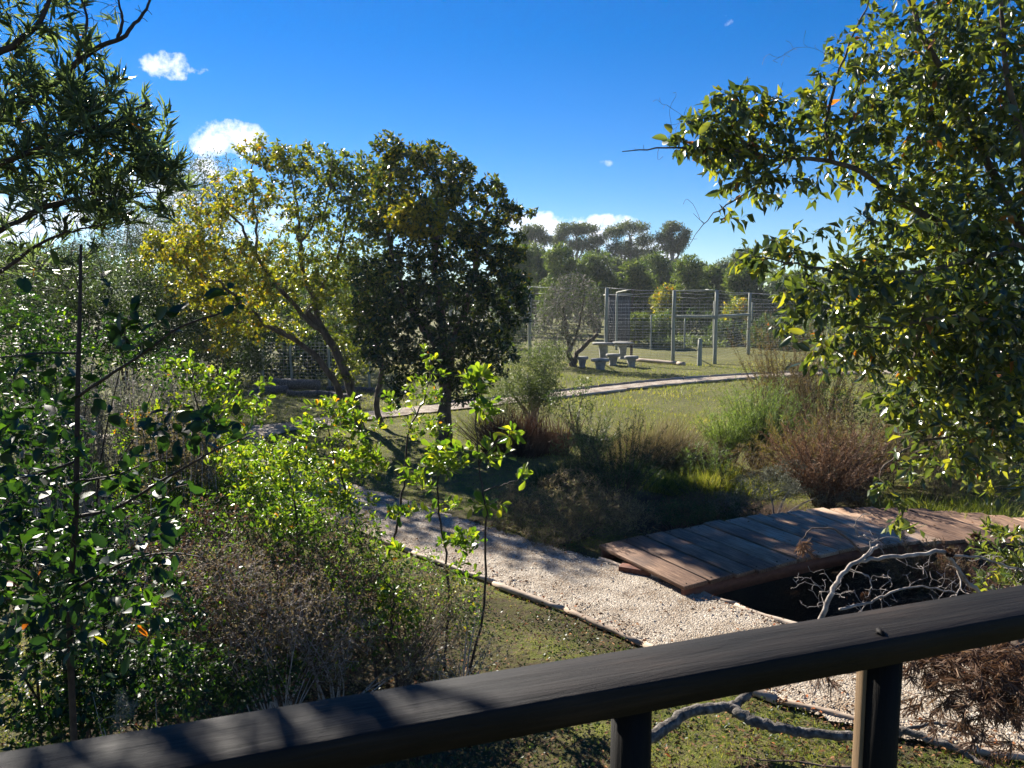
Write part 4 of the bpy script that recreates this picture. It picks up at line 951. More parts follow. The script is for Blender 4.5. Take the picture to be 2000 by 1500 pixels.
def fronds(label, px, py, n, h, r, mat='fern', tmu=.45, name='ferny_shrub', lean=.9, leafl=.05, group=None):
    g = G(px, py); base = np.array([g[0], g[1], gz1(g[0], g[1])]); root = thing(name, label, 'shrub', base, group)
    tb = Tubes(); pos = []; dd_ = []
    for i in range(n):
        a = rng.uniform(0, 2 * math.pi); L_ = h * rng.uniform(.6, 1.15); ln_ = lean * rng.uniform(.2, 1)
        s0 = base + np.array([math.cos(a), math.sin(a), 0]) * r * .3 * rng.random()
        dv = np.array([math.cos(a) * ln_, math.sin(a) * ln_, 1.0]); dv /= np.linalg.norm(dv)
        q = s0 + dv * L_ * np.linspace(0, 1, 7)[:, None]; q[:, 2] -= (np.linspace(0, 1, 7) ** 2.2) * L_ * .35 * ln_
        q += rng.normal(0, .01, q.shape); tb.add(q, np.linspace(.005, .0015, 7), 3)
        m_ = 90; s = rng.uniform(.25, 1, m_) * 6; k = np.minimum(s.astype(int), 5); p = q[k] + (q[k + 1] - q[k]) * (s - k)[:, None]
        tt = norm(q[k + 1] - q[k]); pos.append(p + rng.normal(0, .012, p.shape)); dd_.append(norm(tt * .8 + rng.normal(0, .55, p.shape)))
    pos = np.concatenate(pos); d = np.concatenate(dd_); l = rng.uniform(leafl * .6, leafl * 1.4, len(pos))
    tag(tb.build('stems', 'twig', root, base), kind='stuff')
    me = leaf_mesh('foliage', pos - base, d, norm(rng.normal(size=pos.shape)), l, l * .13, tintn(len(pos), tmu, .22), T_BLADE); tag(link('foliage', me, root, mat), kind='stuff')


fronds('dark feathery shrub with arching fronds in front of the vivid grass', 1215, 985, 70, 1.25, .5)
fronds('dark feathery shrub leaning by the grey silver bush', 1400, 985, 60, 1.0, .4, tmu=.5)
fronds('small dark feathery shrub at the lawn corner near the dry wiry shrub', 1150, 905, 50, 1.1, .4)
fronds('tall reddish-brown heath bush pointing up before the fence', 1530, 860, 130, 2.3, .7, 'heath', .55, 'heath_bush', .55, .07)
fronds('second reddish heath bush nearer the glossy tree', 1600, 880, 90, 2.0, .7, 'heath', .35, 'heath_bush', .6, .07)
fronds('light green feathery bush in front of the reddish heath', 1480, 900, 150, 1.45, .5, 'feather', .6, 'feathery_bush', .5, .06)
fronds('pale feathery bush beside the grass tussocks', 1420, 905, 110, 1.0, .4, 'feather', .75, 'feathery_bush', .6, .06)
fronds('rusty dead bush drooping over the far edge of the bridge', 1610, 985, 120, 1.25, .5, 'dry_leaf', .5, 'dead_bush', .8, .07)
fronds('brown dead bush under the lower boughs of the glossy tree', 1680, 950, 110, 1.4, .5, 'heath', .45, 'dead_bush', .8, .07)
fronds('straw-brown feathery bush with yellow tips between the dead bushes', 1560, 940, 110, 1.1, .5, 'heath', .75, 'feathery_bush', .8, .07)
fronds('thin dry bush standing in grass beyond the bridge end', 1850, 950, 100, 1.3, .5, 'straw', .5, 'dead_bush', .9, .06)
BK = 'mixed low bushes on the bank between lawn and bridge'
for (px, py, Y_, rx, ry, mt_, tm, lab) in [(1130, 880, 11.5, 60, 36, 'feather', .3, 'low grey-green bush in front of the dark reedy clump'), (1290, 880, 11.8, 60, 34, 'straw', .5, 'straw-brown low bush between the two tussocks and the shade'),
                                           (1380, 900, 11.2, 60, 40, 'feather', .45, 'soft olive bush left of the silver bush'), (1470, 900, 11.0, 50, 40, 'heath', .4, 'grey-brown wiry bush behind the silver bush'),
                                           (1640, 860, 11.5, 70, 60, 'straw', .35, 'pale brown bush behind the rusty dead bush'), (1740, 880, 11.0, 60, 50, 'heath', .5, 'grey-brown bush below the bough of the glossy tree'),
                                           (1540, 820, 12.5, 60, 60, 'feather', .35, 'olive bush below the reddish heath'), (1830, 930, 10.2, 60, 36, 'straw', .6, 'pale straw bush near the far bridge end'),
                                           (1930, 900, 10.5, 80, 60, 'bush_leaf', .6, 'small-leaved green bush at the far bridge end'), (1660, 960, 9.9, 50, 30, 'heath', .3, 'brown bush touching the highest bridge planks')]:
    bush('bank_bush', lab, 'bush', [(px, py, Y_, rx, ry, None, 1), (px + rx * .5, py + ry * .6, Y_ - .2, rx * .8, ry * .6, None, .7)], 420, 8, (.035, .075), .13, mt_, T_BLADE, tm, .25, 10, 'twig', BK, 0, .006, .4, None, .7, .7)
fronds('brown tangled dead bush in the ditch behind the bleached branch', 1900, 1140, 150, .75, .5, 'dry_leaf', .35, 'dead_bush', 1.6, .05)
fronds('second brown dead bush at the bridge side under the glossy sprig', 1800, 1120, 110, .55, .4, 'heath', .25, 'dead_bush', 1.7, .05)
far_bush('silver_bush', 'low silver-grey bush along the far side of the plank bridge', 'bush', [(1500, 950, 9.6, 70, 30, .4), (1560, 930, 9.7, 70, 36, .4), (1430, 985, 9.3, 60, 20, .3), (1620, 960, 9.6, 50, 26, .3)], 280, 26, .07, (.025, .045), .22, 'silver_leaf', .3, .22, stems=12, sr=.006, twm='greytwig')
far_bush('low_shrub', 'small dark shrub with fine leaves hugging the bridge edge', 'shrub', [(1330, 1000, 8.9, 80, 20, .3), (1440, 1000, 9.2, 60, 14, .3)], 160, 24, .06, (.02, .04), .3, 'fern', .6, .2, stems=8, sr=.005)
far_bush('leafy_shrub', 'mixed shrub behind the reddish heath and below the glossy crown', 'shrub', [(1700, 760, 13, 110, 90, 1), (1820, 800, 12, 120, 90, 1), (1930, 780, 12, 120, 100, 1)], 360, 24, .2, (.05, .09), .3, 'bush_leaf', .6, .25, stems=8, sr=.02)
far_bush('trailing_shrub', 'thin trailing shrub with small leaves at the lawn corner by the grey shrub', 'shrub', [(1110, 790, 14, 50, 30, .5), (1140, 760, 14.2, 30, 24, .4)], 60, 14, .09, (.04, .07), .35, 'bush_leaf', .6, .2, stems=9, sr=.008, shell=.2)
bush('leafy_shrub', 'small leafy shrub in the corner where bridge and dead branch meet', 'shrub', [(1970, 1080, 5.0, 50, 60, .3, 1), (1940, 1140, 4.6, 40, 30, .2, .6)], 90, 7, (.05, .08), .38, 'right_leaf', T_OVAL_LO, .6, .2, 4, 'twig', singles=120, up=.4)

# ---- leaning bushy tree in front of the fence
base = np.array([*G(1118, 716)[:2], -.05]); yb = base[1]
root = thing('wiry_tree', 'grey wiry half-bare tree in front of the wire fence beside the stone tables', 'tree', base)
limbs = [bl([base, P(1112, 690, yb), P(1108, 650, yb), P(1100, 600, yb)], .13, .05), bl([base + (.1, 0, 0), P(1128, 690, yb), P(1150, 668, yb), P(1168, 652, yb)], .11, .07),
         bl([P(1112, 690, yb), P(1130, 640, yb), P(1140, 580, yb), P(1140, 545, yb)], .06, .02)]
blobs = [(1115, 585, yb, 56, 38, 1.1, 1), (1080, 630, yb, 38, 50, 1, 1), (1130, 620, yb, 50, 50, 1, 1), (1120, 553, yb, 34, 22, .6, .9), (1062, 660, yb, 26, 40, .7, .6), (1158, 610, yb, 24, 40, .6, .8), (1085, 575, yb, 24, 24, .6, .8), (1150, 565, yb, 20, 24, .5, .7), (1098, 545, yb, 10, 16, .3, .8), (1126, 536, yb, 9, 14, .3, .8), (1142, 546, yb, 8, 14, .3, .7), (1168, 590, yb, 12, 20, .3, .7), (1060, 620, yb, 16, 30, .4, .6), (1075, 690, yb, 30, 20, .5, .8), (1050, 690, yb, 18, 22, .4, .5), (1095, 670, yb - .3, 30, 30, .5, .9), (1125, 660, yb - .3, 20, 26, .4, .7)]
tw = grow(limbs, blob_pts(blobs, 4200), .3, 4, r_tip=.0105, r_k=.011)
dat = leaves_on(tw, 2, .3, .8, .1, (.06, .12), .3)
wood(root, base, limbs, tw, 'bark', 'greytwig', 1, 7, 3)
put_leaves(root, base, dat, tintn(len(dat[0]), .35, .2), T_QUAD, T_QUAD, 'grey_leaf', 0)

# ---- distant trees
GT = 'tall gum trees on the skyline'
def gum(label, px, Y, ytop, blobs, n=260):
    bx = (px - 1000) / FPX * Y; base = np.array([bx, Y, -.05]); root = thing('gum_tree', label, 'tree', base, GT)
    limbs = [bl([base, P(px - 3, 560, Y), P(px + 2, 500, Y), P(px, ytop + 20, Y)], .35, .10, .1)]
    for b_ in blobs: limbs.append(bl([P(px, 530, Y), P((px + b_[0]) / 2, (b_[1] + 515) / 2 + 10, Y), P(b_[0], b_[1] + b_[4] * .5, Y)], .17, .05, .1))
    tb = Tubes(); tb.add(*limbs[0], 8); tb.build('trunk', 'greytwig', root, base)
    for lb in limbs[1:]:
        tb = Tubes(); tb.add(*lb, 6); tb.build('branch', 'greytwig', root, base)
    cloud(root, base, [(a_, b2, Y, c_, d_, None, 1) for (a_, b2, _, c_, d_) in blobs], int(n * 1.7), 22, .42, (.22, .38), .32, 'gum_leaf', .72, .3, T_QUAD, .3, .3, name='foliage')


gum('small-crowned gum tree behind the dark tree edge', 1045, 95, 450, [(1040, 455, 0, 26, 14), (1022, 475, 0, 18, 10), (1065, 470, 0, 16, 10), (1045, 500, 0, 24, 14)], 200)
gum('wide flat-topped gum tree over the wiry tree', 1125, 98, 440, [(1110, 450, 0, 26, 11), (1145, 448, 0, 24, 10), (1090, 470, 0, 18, 10), (1165, 470, 0, 18, 9), (1130, 478, 0, 28, 12), (1100, 495, 0, 18, 9), (1160, 492, 0, 14, 9)], 300)
gum('broadest gum tree of the skyline with layered crown', 1228, 96, 436, [(1235, 446, 0, 32, 12), (1198, 455, 0, 22, 12), (1260, 470, 0, 20, 12), (1215, 485, 0, 30, 14), (1250, 500, 0, 28, 14), (1190, 500, 0, 18, 12), (1228, 520, 0, 36, 14), (1280, 490, 0, 12, 8)], 380)
gum('lone slim gum tree with round crown standing apart from the others', 1312, 94, 436, [(1312, 446, 0, 20, 11), (1296, 465, 0, 16, 10), (1330, 470, 0, 16, 11), (1312, 485, 0, 22, 10), (1338, 455, 0, 8, 6)], 200)
gum('gum tree peeping out beside the glossy tree crown', 1440, 92, 500, [(1425, 520, 0, 26, 14), (1455, 500, 0, 26, 12), (1400, 530, 0, 16, 10)], 160)
MG = 'bushy woodland trees behind the fence'
mt = [(1010, 60, 'bushy tree glimpsed between the dark tree and fence post', [(1015, 530, 30, 40), (1000, 570, 30, 40)]),
      (1045, 66, 'bushy tree with pale drooping foliage behind the first fence post', [(1040, 520, 24, 30), (1050, 560, 34, 40), (1030, 590, 30, 30)]),
      (1100, 64, 'dense bushy tree directly behind the grey wiry tree', [(1095, 520, 36, 28), (1120, 545, 40, 36), (1090, 580, 50, 40)]),
      (1170, 66, 'dark rounded tree between the wiry tree and the hut', [(1165, 530, 34, 26), (1180, 570, 40, 46), (1155, 570, 30, 30)]),
      (1228, 62, 'tall conical tree standing over the grey hut', [(1235, 545, 26, 22), (1235, 590, 36, 40), (1250, 570, 30, 40)]),
      (1290, 68, 'light green conical tree right of the hut below the slim gum', [(1285, 530, 26, 22), (1300, 560, 40, 40), (1275, 590, 40, 30)]),
      (1345, 60, 'olive tree with a pointed top behind the tallest fence posts', [(1345, 545, 34, 28), (1355, 580, 44, 40), (1330, 600, 40, 36)]),
      (1395, 64, 'bushy tree behind the fence at the glossy crown edge', [(1390, 560, 30, 26), (1400, 600, 44, 36)]),
      (1460, 58, 'dull green tree seen through the mesh beside the glossy crown', [(1450, 560, 40, 26), (1470, 600, 50, 40)]),
      (1560, 56, 'bushy tree hidden behind the lower leaves of the glossy crown', [(1560, 570, 60, 30), (1540, 620, 70, 36)]),
      (1700, 58, 'wooded tree behind the middle of the glossy crown', [(1690, 570, 80, 36), (1720, 620, 90, 36)]),
      (1880, 56, 'wooded tree behind the outer side of the glossy crown', [(1880, 570, 90, 40), (1860, 620, 100, 36)])]
for (px, Y_, lab, bl_) in mt:
    far_bush('woodland_tree', lab, 'tree', [(a_, b2 - 12 * (k_ == 0), Y_ + rng.uniform(-2, 2), c_ * .8, d_, None, 1) for k_, (a_, b2, c_, d_) in enumerate(bl_)], 330, 26, .40, (.24, .40), .3, 'far_leaf', .62, .32, group=MG, stems=3, sr=.16, shell=.5, gx_=px, gy_=Y_)
for (px, Y_, top, wpx, lab) in [(1020, 84, 505, 26, 'hazy tree filling the gap below the first gum crown'), (1075, 88, 497, 24, 'hazy tree under the flat-topped gum'), (1150, 86, 500, 26, 'hazy tree between the two broad gums'),
                               (1205, 84, 508, 22, 'hazy tree below the broadest gum'), (1262, 88, 503, 26, 'hazy tree between broadest gum and the lone gum'), (1325, 86, 512, 26, 'hazy tree at the foot of the lone gum'),
                               (1370, 84, 518, 24, 'hazy pointed tree right of the lone gum'), (1415, 88, 525, 26, 'hazy tree before the last gum')]:
    far_bush('woodland_tree', lab, 'tree', [(px, top + 12, Y_, wpx * .55, 14, None, 1), (px + 5, top + 34, Y_, wpx * .9, 22, None, 1), (px - 5, top + 60, Y_, wpx, 26, None, 1)], 260, 22, .5, (.28, .46), .3, 'gum_leaf', .6, .3, group=MG, stems=3, sr=.18, shell=.4, gx_=px, gy_=Y_)
LG = 'low bushes along the back of the enclosure'
for (px, py, Y_, rx, ry, tm, mt_, lab) in [(1245, 640, 48, 26, 26, .85, 'far_leaf', 'light green bush just beside the hut'), (1290, 640, 50, 34, 30, .5, 'far_leaf', 'mid green bush behind the fence between hut and posts'),
                                        (1360, 640, 50, 44, 34, .4, 'far_leaf', 'dark bush behind the tallest fence posts'), (1300, 590, 52, 24, 30, 1.0, 'yellow_leaf', 'yellow-green bush above the fence beam'),
                                        (1440, 620, 48, 26, 34, 1.0, 'yellow_leaf', 'yellowish bush behind the last open fence panel'), (1430, 650, 47, 50, 24, .4, 'far_leaf', 'low dark bush at the fence foot near the heath'),
                                        (1340, 672, 46, 90, 12, .7, 'grey_leaf', 'long low weedy bush line at the foot of the enclosure'), (1520, 650, 44, 60, 34, .4, 'far_leaf', 'dark bush behind the reddish heath'),
                                        (1640, 650, 42, 90, 40, .5, 'far_leaf', 'bush behind the glossy tree seen through its lower leaves'), (1000, 640, 44, 50, 40, .3, 'grey_leaf', 'grey bush behind the fence next to the dark tree')]:
    far_bush('low_bush', lab, 'bush', [(px, py, Y_, rx, ry, None, 1)], 130, 24, .3, (.15, .26), .35, mt_, tm if mt_ != 'yellow_leaf' else .55, .25, group=LG, stems=3, sr=.04)
# tree belt far away, one mass
root = tag(link('treeline', None) if False else bpy.data.objects.new('treeline', None), None)
n = 26000
az = rng.uniform(-.95, 1.15, n); Yf = rng.uniform(125, 150, n)
hh = 6 + 2.4 * np.sin(az * 23) + 1.6 * np.sin(az * 61 + 1) + 1.0 * np.sin(az * 140)
hh = np.where(az < -.3, hh * 1.0, hh)
pos = np.stack([az * Yf, Yf, rng.random(n) ** .6 * hh], 1)
me = leaf_mesh('treeline', pos, norm(rng.normal(size=(n, 3)) + (0, 0, .4)), norm(rng.normal(size=(n, 3))), rng.uniform(.8, 1.5, n), rng.uniform(.5, .9, n), np.clip(.45 + .3 * np.sin(az * 83) + rng.normal(0, .15, n), 0, 1), T_QUAD)
bpy.data.objects.remove(root)
tag(link('woodland', me, None, 'far_leaf'), 'distant belt of woodland trees along the horizon behind the enclosure', 'woodland', kind='stuff')

# ================================================================== 9. enclosure fence, hut, tables
def pole(parent, name, x, y, z0, z1, r, mat='pole', tilt=0):
    tb = Tubes(); n_ = 6; zz = np.linspace(z0, z1, n_); q = np.stack([x + tilt * (zz - z0) + rng.normal(0, .006, n_), np.full(n_, y) + rng.normal(0, .006, n_), zz], 1)
    tb.add(q, r * (1 - .12 * np.linspace(0, 1, n_)), 9); return tb.build(name, mat, parent)


def beam(parent, name, a, c, r, mat='pole'):
    tb = Tubes(); q = np.array([a + (c - a) * s for s in np.linspace(0, 1, 6)], float); q[1:-1] += rng.normal(0, .008, (4, 3)); tb.add(q, np.full(6, r), 8); return tb.build(name, mat, parent)


fence = thing('enclosure_fence', 'tall wire mesh enclosure fence on weathered round poles across the lawn', 'fence', (0, 34, 0))
F0 = np.array([0, 34, 0])
posts = [(880, 36, 562), (1035, 34.5, 560), (1185, 34, 562), (1317, 33.3, 567), (1400, 33, 567), (1465, 39, 572), (1595, 41, 580), (1760, 43, 582), (1960, 44, 584)]
pw = []
for (px, Y_, yt) in posts:
    t_ = P(px, yt, Y_); pw.append(t_); pole(fence, 'post', t_[0], Y_ - 34, -.3, t_[2], .085)
for i, zb in [(3, None), (4, None)]:
    a, c = pw[i].copy(), pw[i + 1].copy(); a[2] = c[2] = P(1350, 619, 33.2)[2]; a -= F0; c -= F0; beam(fence, 'rail', a, c, .065)
a, c = pw[0].copy() - F0, pw[1].copy() - F0; a[2] = c[2] = 1.9; beam(fence, 'rail', a, c, .05)
wt = Tubes()
for a, c in zip(pw[:-1], pw[1:]):
    for z in list(np.arange(.10, 1.7, .12)) + list(np.arange(1.75, 2.75, .15)):
        q = np.array([a + (c - a) * s for s in np.linspace(0, 1, 5)]); q[:, 2] = z + rng.normal(0, .004, 5); wt.add(q - F0, np.full(5, .0032), 3)
    Lx = np.linalg.norm((c - a)[:2]); m_ = int(Lx / .30)
    for k in range(1, m_):
        p_ = a + (c - a) * k / m_; wt.add(np.array([[p_[0], p_[1], .05], [p_[0], p_[1], 2.7]]) - F0, np.full(2, .0022), 3)
    q = np.array([a, (a + c) / 2 - (0, 0, .06), c]) - F0; wt.add(q, np.full(3, .008), 3)
    q = q - np.array([0, 0, .28]); wt.add(q, np.full(3, .006), 3)
tag(wt.build('wire_mesh', 'wire', fence), kind='stuff')
# second fence behind
fence2 = thing('enclosure_fence', 'thinner rear run of the mesh enclosure between the hut and the bushes', 'fence', (8, 43, 0))
F2 = np.array([8, 43, 0]); pw = []
for (px, Y_, yt) in [(1205, 42, 570), (1272, 43, 615), (1338, 44, 622), (1395, 44, 588), (1470, 45, 590), (1620, 46, 590)]:
    t_ = P(px, yt, Y_); pw.append(t_); pole(fence2, 'post', t_[0] - 8, Y_ - 43, -.3, t_[2], .07 if px < 1210 else .05)
wt = Tubes()
for a, c in zip(pw[:-1], pw[1:]):
    for z in np.arange(.1, 2.6, .2):
        q = np.array([a, (a + c) / 2, c]); q[:, 2] = z; wt.add(q - F2, np.full(3, .0042), 3)
    Lx = np.linalg.norm((c - a)[:2]); m_ = int(Lx / .5)
    for k in range(1, m_):
        p_ = a + (c - a) * k / m_; wt.add(np.array([[p_[0], p_[1], .05], [p_[0], p_[1], 2.5]]) - F2, np.full(2, .0035), 3)
    a2 = a.copy(); c2 = c.copy(); a2[2] = c2[2] = 3.1
    wt.add(np.array([a2, (a2 + c2) / 2 - (0, 0, .08), c2]) - F2, np.full(3, .008), 3)
tag(wt.build('wire_mesh', 'wire', fence2), kind='stuff')
# flat tie beams from the front post to the rear posts
for (x0, y0, Ya, x1, y1, Yb2) in [(1205, 571, 42, 1228, 566, 34.5), (1317, 568, 33.3, 1400, 567, 33), (1400, 567, 33, 1378, 566, 39), (1035, 560, 34.5, 1022, 559, 38)]:
    a = P(x0, y0, Ya) - F0; c = P(x1, y1, Yb2) - F0; beam(fence, 'tie_beam', a, c, .03)

hut = thing('hut', 'grey boarded hut behind the mesh fence beside the wiry tree', 'hut', (*P(1209, 690, 46)[:2], 0))
hx = 21 * 46 / FPX
for i in range(11):
    x0 = -hx + i * 2 * hx / 11
    box('plank', x0 + .008, x0 + 2 * hx / 11 - .008, -.02 - .015 * (i % 2), .03, 0, 3.0, 'hut', hut)
box('wall', -hx, hx, .031, 1.8, 0, 2.98, 'hut', hut)
box('roof', -hx - .1, hx + .1, -.2, 2.0, 3.01, 3.08, 'concrete', hut)

# garden posts near the tables
pr = thing('garden_post', 'short thick upright post standing alone before the tall fence', 'post', (*G(1366, 714)[:2], 0))
pole(pr, 'pole', 0, 0, -.2, 1.05, .10); pole(pr, 'top_cap', 0, 0, 1.05, 1.07, .085)
pr = thing('garden_post', 'short dark post beside the stone stools', 'post', (*G(1233, 700)[:2], 0))
pole(pr, 'pole', 0, 0, -.2, .75, .07, 'bark'); pole(pr, 'top_cap', 0, 0, .75, .77, .06, 'bark')
g1, g2 = G(1242, 705), G(1335, 713)
tb = Tubes(); q = np.array([g1 + (g2 - g1) * s for s in np.linspace(0, .86, 8)]); q[:, 2] = .06; tb.add(q, np.full(8, .075) * rng.uniform(.9, 1.1, 8), 8)
tag(tb.build('log', 'edging'), 'pale straight log lying on the grass right of the stools', 'log')
q = np.array([g1 + (g2 - g1) * s for s in np.linspace(.88, 1.02, 3)]); q[:, 2] = .05; tb = Tubes(); tb.add(q, np.full(3, .08), 8)
tag(tb.build('log', 'edging'), 'short stub of log at the end of the straight log', 'log')


def stonetable(name, label, cat, px, py, w_, h_, thick, group, ped=.5):
    g = G(px, py); root = thing(name, label, cat, (g[0], g[1], gz1(g[0], g[1])), group)
    a = w_ / 2; b_ = a * ped; c = b_ * .72; zt = h_ - thick
    o_ = link('pedestal', boxmesh('pedestal', [(-c, -c, -.03), (c, -c, -.03), (c, c, -.03), (-c, c, -.03), (-b_ * 1.15, -b_ * 1.15, zt), (b_ * 1.15, -b_ * 1.15, zt), (b_ * 1.15, b_ * 1.15, zt), (-b_ * 1.15, b_ * 1.15, zt)]), root, 'concrete')
    md = o_.modifiers.new('bevel', 'BEVEL'); md.width = .015; md.segments = 2
    box('foot', -c * 1.35, c * 1.35, -c * 1.35, c * 1.35, -.03, .05, 'concrete', root, bevel=.01)
    n_ = 20; tb = Tubes(); an = 0
    tb = Tubes(); tb.add(np.array([[0, 0, zt + .003], [0, 0, zt + thick * .3], [0, 0, h_ - thick * .2], [0, 0, h_]]), [a * .93, a, a, a * .96], n_)
    tb.build('top', 'concrete', root, smooth=False)
    return root


ST = 'stone stools round the picnic tables'; TT = 'stone picnic tables'
stonetable('stone_stool', 'stone stool closest to the wiry tree trunk', 'stool', 1137, 716, .50, .44, .11, ST, .55)
stonetable('stone_stool', 'stone stool nearest the camera with the widest slab', 'stool', 1172, 719, .74, .46, .12, ST, .5)
stonetable('stone_stool', 'stone stool in the middle behind the widest one', 'stool', 1197, 713, .60, .46, .12, ST, .52)
stonetable('stone_stool', 'stone stool standing apart toward the pale log', 'stool', 1233, 716, .58, .44, .12, ST, .52)
stonetable('stone_table', 'stone picnic table beside the leaning trunk', 'table', 1177, 706, .95, .78, .10, TT, .32)
stonetable('stone_table', 'stone picnic table nearer the short dark post', 'table', 1216, 700, 1.0, .78, .10, TT, .32)

# mesh panel and log pile under the yellowing tree
pn = thing('mesh_panel', 'low wire mesh fence panel under the yellowing tree', 'fence', (*P(540, 745, 23)[:2], 0))
for dx in (-1.5, -.4, .45, 1.6, 2.8): pole(pn, 'post', dx, 0, -.1, 1.5, .035)
wt = Tubes()
for z in np.arange(.08, 1.45, .1): wt.add(np.array([[-1.5, 0, z], [.5, .01, z], [2.8, 0, z]]), np.full(3, .003), 3)
for x_ in np.arange(-1.45, 2.8, .12): wt.add(np.array([[x_, .005, .02], [x_, .005, 1.45]]), np.full(2, .0025), 3)
tag(wt.build('wire_mesh', 'wire', pn), kind='stuff')
LGp = 'logs heaped under the yellowing tree'
for i, (a, c, r_, lab) in enumerate([((490, 776), (560, 768), .13, 'grey log end at the outer side of the heap'), ((530, 764), (620, 770), .15, 'thickest grey log on top of the heap'), ((560, 776), (650, 773), .10, 'thin log lying in front of the heap'),
                                     ((610, 770), (700, 778), .09, 'long thin log reaching toward the trunks'), ((640, 762), (730, 766), .08, 'back log behind the trunks')]):
    g1, g2 = G(*a), G(*c); q = np.array([g1 + (g2 - g1) * s for s in np.linspace(0, 1, 8)]); q[:, 2] = gz(q[:, 0], q[:, 1]) + r_ * .8 + (.16 if i == 1 else 0) + rng.normal(0, .012, 8)
    tb = Tubes(); tb.add(q, np.full(8, r_) * rng.uniform(.85, 1.15, 8), 9); tag(tb.build('log', 'logbark'), lab, 'log', LGp)

# ================================================================== 10. plank bridge
cl = smooth_line(np.array([(1.20, 7.14), (2.2, 7.62), (3.05, 8.0), (3.9, 8.25), (4.7, 8.3), (5.6, 8.15), (6.6, 7.9), (7.6, 7.6)]), 12)
seglen = np.r_[0, np.cumsum(np.linalg.norm(np.diff(cl, axis=0), axis=1))]
def at(s): return np.array([np.interp(s, seglen, cl[:, 0]), np.interp(s, seglen, cl[:, 1])])
def bz(s): return .10 + .07 * math.sin(math.pi * min(max(s / 5.4, 0), 1)) ** 1.0
bridge = thing('plank_bridge', 'low reddish plank footbridge over the dark ditch beside the gravel path', 'bridge', (*at(0), 0))
B0 = np.array([*at(0), 0]); PWD = .27; HL = .67; s = .0; pi_ = 0
pdir0 = norm(np.array([.50, -.866]))
while s < 5.6:
    wd = PWD * rng.uniform(.86, 1.12); c0 = at(s + wd / 2); tdir = norm(at(s + wd) - at(s)); pd = norm(np.array([tdir[1], -tdir[0]]) * .6 + pdir0 * .6)
    ang = math.atan2(pd[1], pd[0]) - math.pi / 2 + rng.normal(0, .004); z = bz(s + wd / 2)
    slope = math.atan2(bz(s + wd) - bz(s), wd)
    h0 = wd / 2 - rng.uniform(.008, .014)
    e0 = HL + rng.normal(0, .012); e1 = HL + rng.normal(0, .012)
    me = boxmesh('plank', box8(-h0, h0, -e0, e1, -.038, 0))
    o_ = link('plank', me, bridge, 'plank', (c0[0] - B0[0], c0[1] - B0[1], z + rng.normal(0, .0025))); o_.rotation_euler = (0, slope * -1.0 * 1, ang + math.pi)
    # local x must run along the bridge
    o_.rotation_euler = (0, -slope, math.atan2(-pd[0], pd[1]) + math.pi)
    md = o_.modifiers.new('bevel', 'BEVEL'); md.width = .006; md.segments = 2
    s += wd; pi_ += 1
nv = Tubes(); s_ = .13
for k_ in range(20):
    c0 = at(s_); td = norm(at(s_ + .05) - at(s_ - .05)); pd = norm(np.array([td[1], -td[0]]) * .6 + pdir0 * .6)
    for e_ in (-HL + .05, HL - .05):
        for f_ in (-.06, .06):
            q_ = c0 + pd * e_ + td * f_ + rng.normal(0, .006, 2) - B0[:2]; nv.add(np.array([[q_[0], q_[1], bz(s_) - .01], [q_[0], q_[1], bz(s_) + .004]]), np.full(2, .006), 6)
    s_ += .27
tag(nv.build('nail_heads', 'railpost', bridge), kind='stuff')
for side, nm in ((1, 'side_beam'), (-1, 'side_beam'), (0, 'side_beam')):
    v = []; ss = np.linspace(.03, 5.55, 26)
    for q_ in ss:
        c0 = at(q_); td = norm(at(q_ + .05) - at(q_ - .05 if q_ > .05 else 0)); pd = norm(np.array([td[1], -td[0]]) * .6 + pdir0 * .6); c1 = c0 + pd * side * (HL - .045) - B0[:2]
        for dy, dz in ((-.022, -.165), (.022, -.165), (.022, -.041), (-.022, -.041)): v.append((c1[0] + pd[0] * dy, c1[1] + pd[1] * dy, bz(q_) + dz))
    i = np.arange(len(ss) * 4).reshape(-1, 4); q4 = np.stack([i[:-1], np.roll(i[:-1], -1, 1), np.roll(i[1:], -1, 1), i[1:]], -1).reshape(-1, 4)
    link(nm, mesh_np(nm, np.array(v), [q4, i[:1, ::-1], i[-1:]]), bridge, 'beam')
o_ = box('support_block', -.06, .06, -.16, .16, -.16, -.045, 'beam', bridge, (.0, .05, .10), .005, R(62))
o_ = box('cross_beam', -.05, .05, -.7, .7, -.24, -.17, 'beam', bridge, (*(at(.25) - B0[:2]), bz(.25)), .005, math.atan2(-pdir0[0], pdir0[1]))

# ================================================================== 11. railing
def railpt(px, py, z): return G(px, py, z)
ZT = CAM_H - .55
a1, c1 = G(-300, 1515, ZT), G(2400, 1075, ZT)    # far upper edge
far_d = (c1 - a1)[:2]; far_d /= np.linalg.norm(far_d)
nrm2 = np.array([far_d[1], -far_d[0]])           # toward the camera
LNT = np.linalg.norm((c1 - a1)[:2]) + 1.4
ctr = (a1[:2] + c1[:2]) / 2 + nrm2 * .055
rail = thing('railing', 'dark stained wooden deck railing with a flat handrail across the view', 'railing', (ctr[0], ctr[1], 0))
ang = math.atan2(far_d[1], far_d[0])
nseg = 60; v = []
xs_ = np.linspace(-LNT / 2, LNT / 2, nseg)
wob = np.cumsum(rng.normal(0, .0004, nseg)); wob -= np.linspace(wob[0], wob[-1], nseg)
for x_, w_ in zip(xs_, wob):
    for (yy, zz) in [(-.054, -.046), (-.054, -.003), (-.051, -.0006), (-.02, 0), (.02, 0), (.051, -.0006), (.054, -.003), (.054, -.046)]: v.append((x_, yy + w_, ZT + zz + w_ * .5))
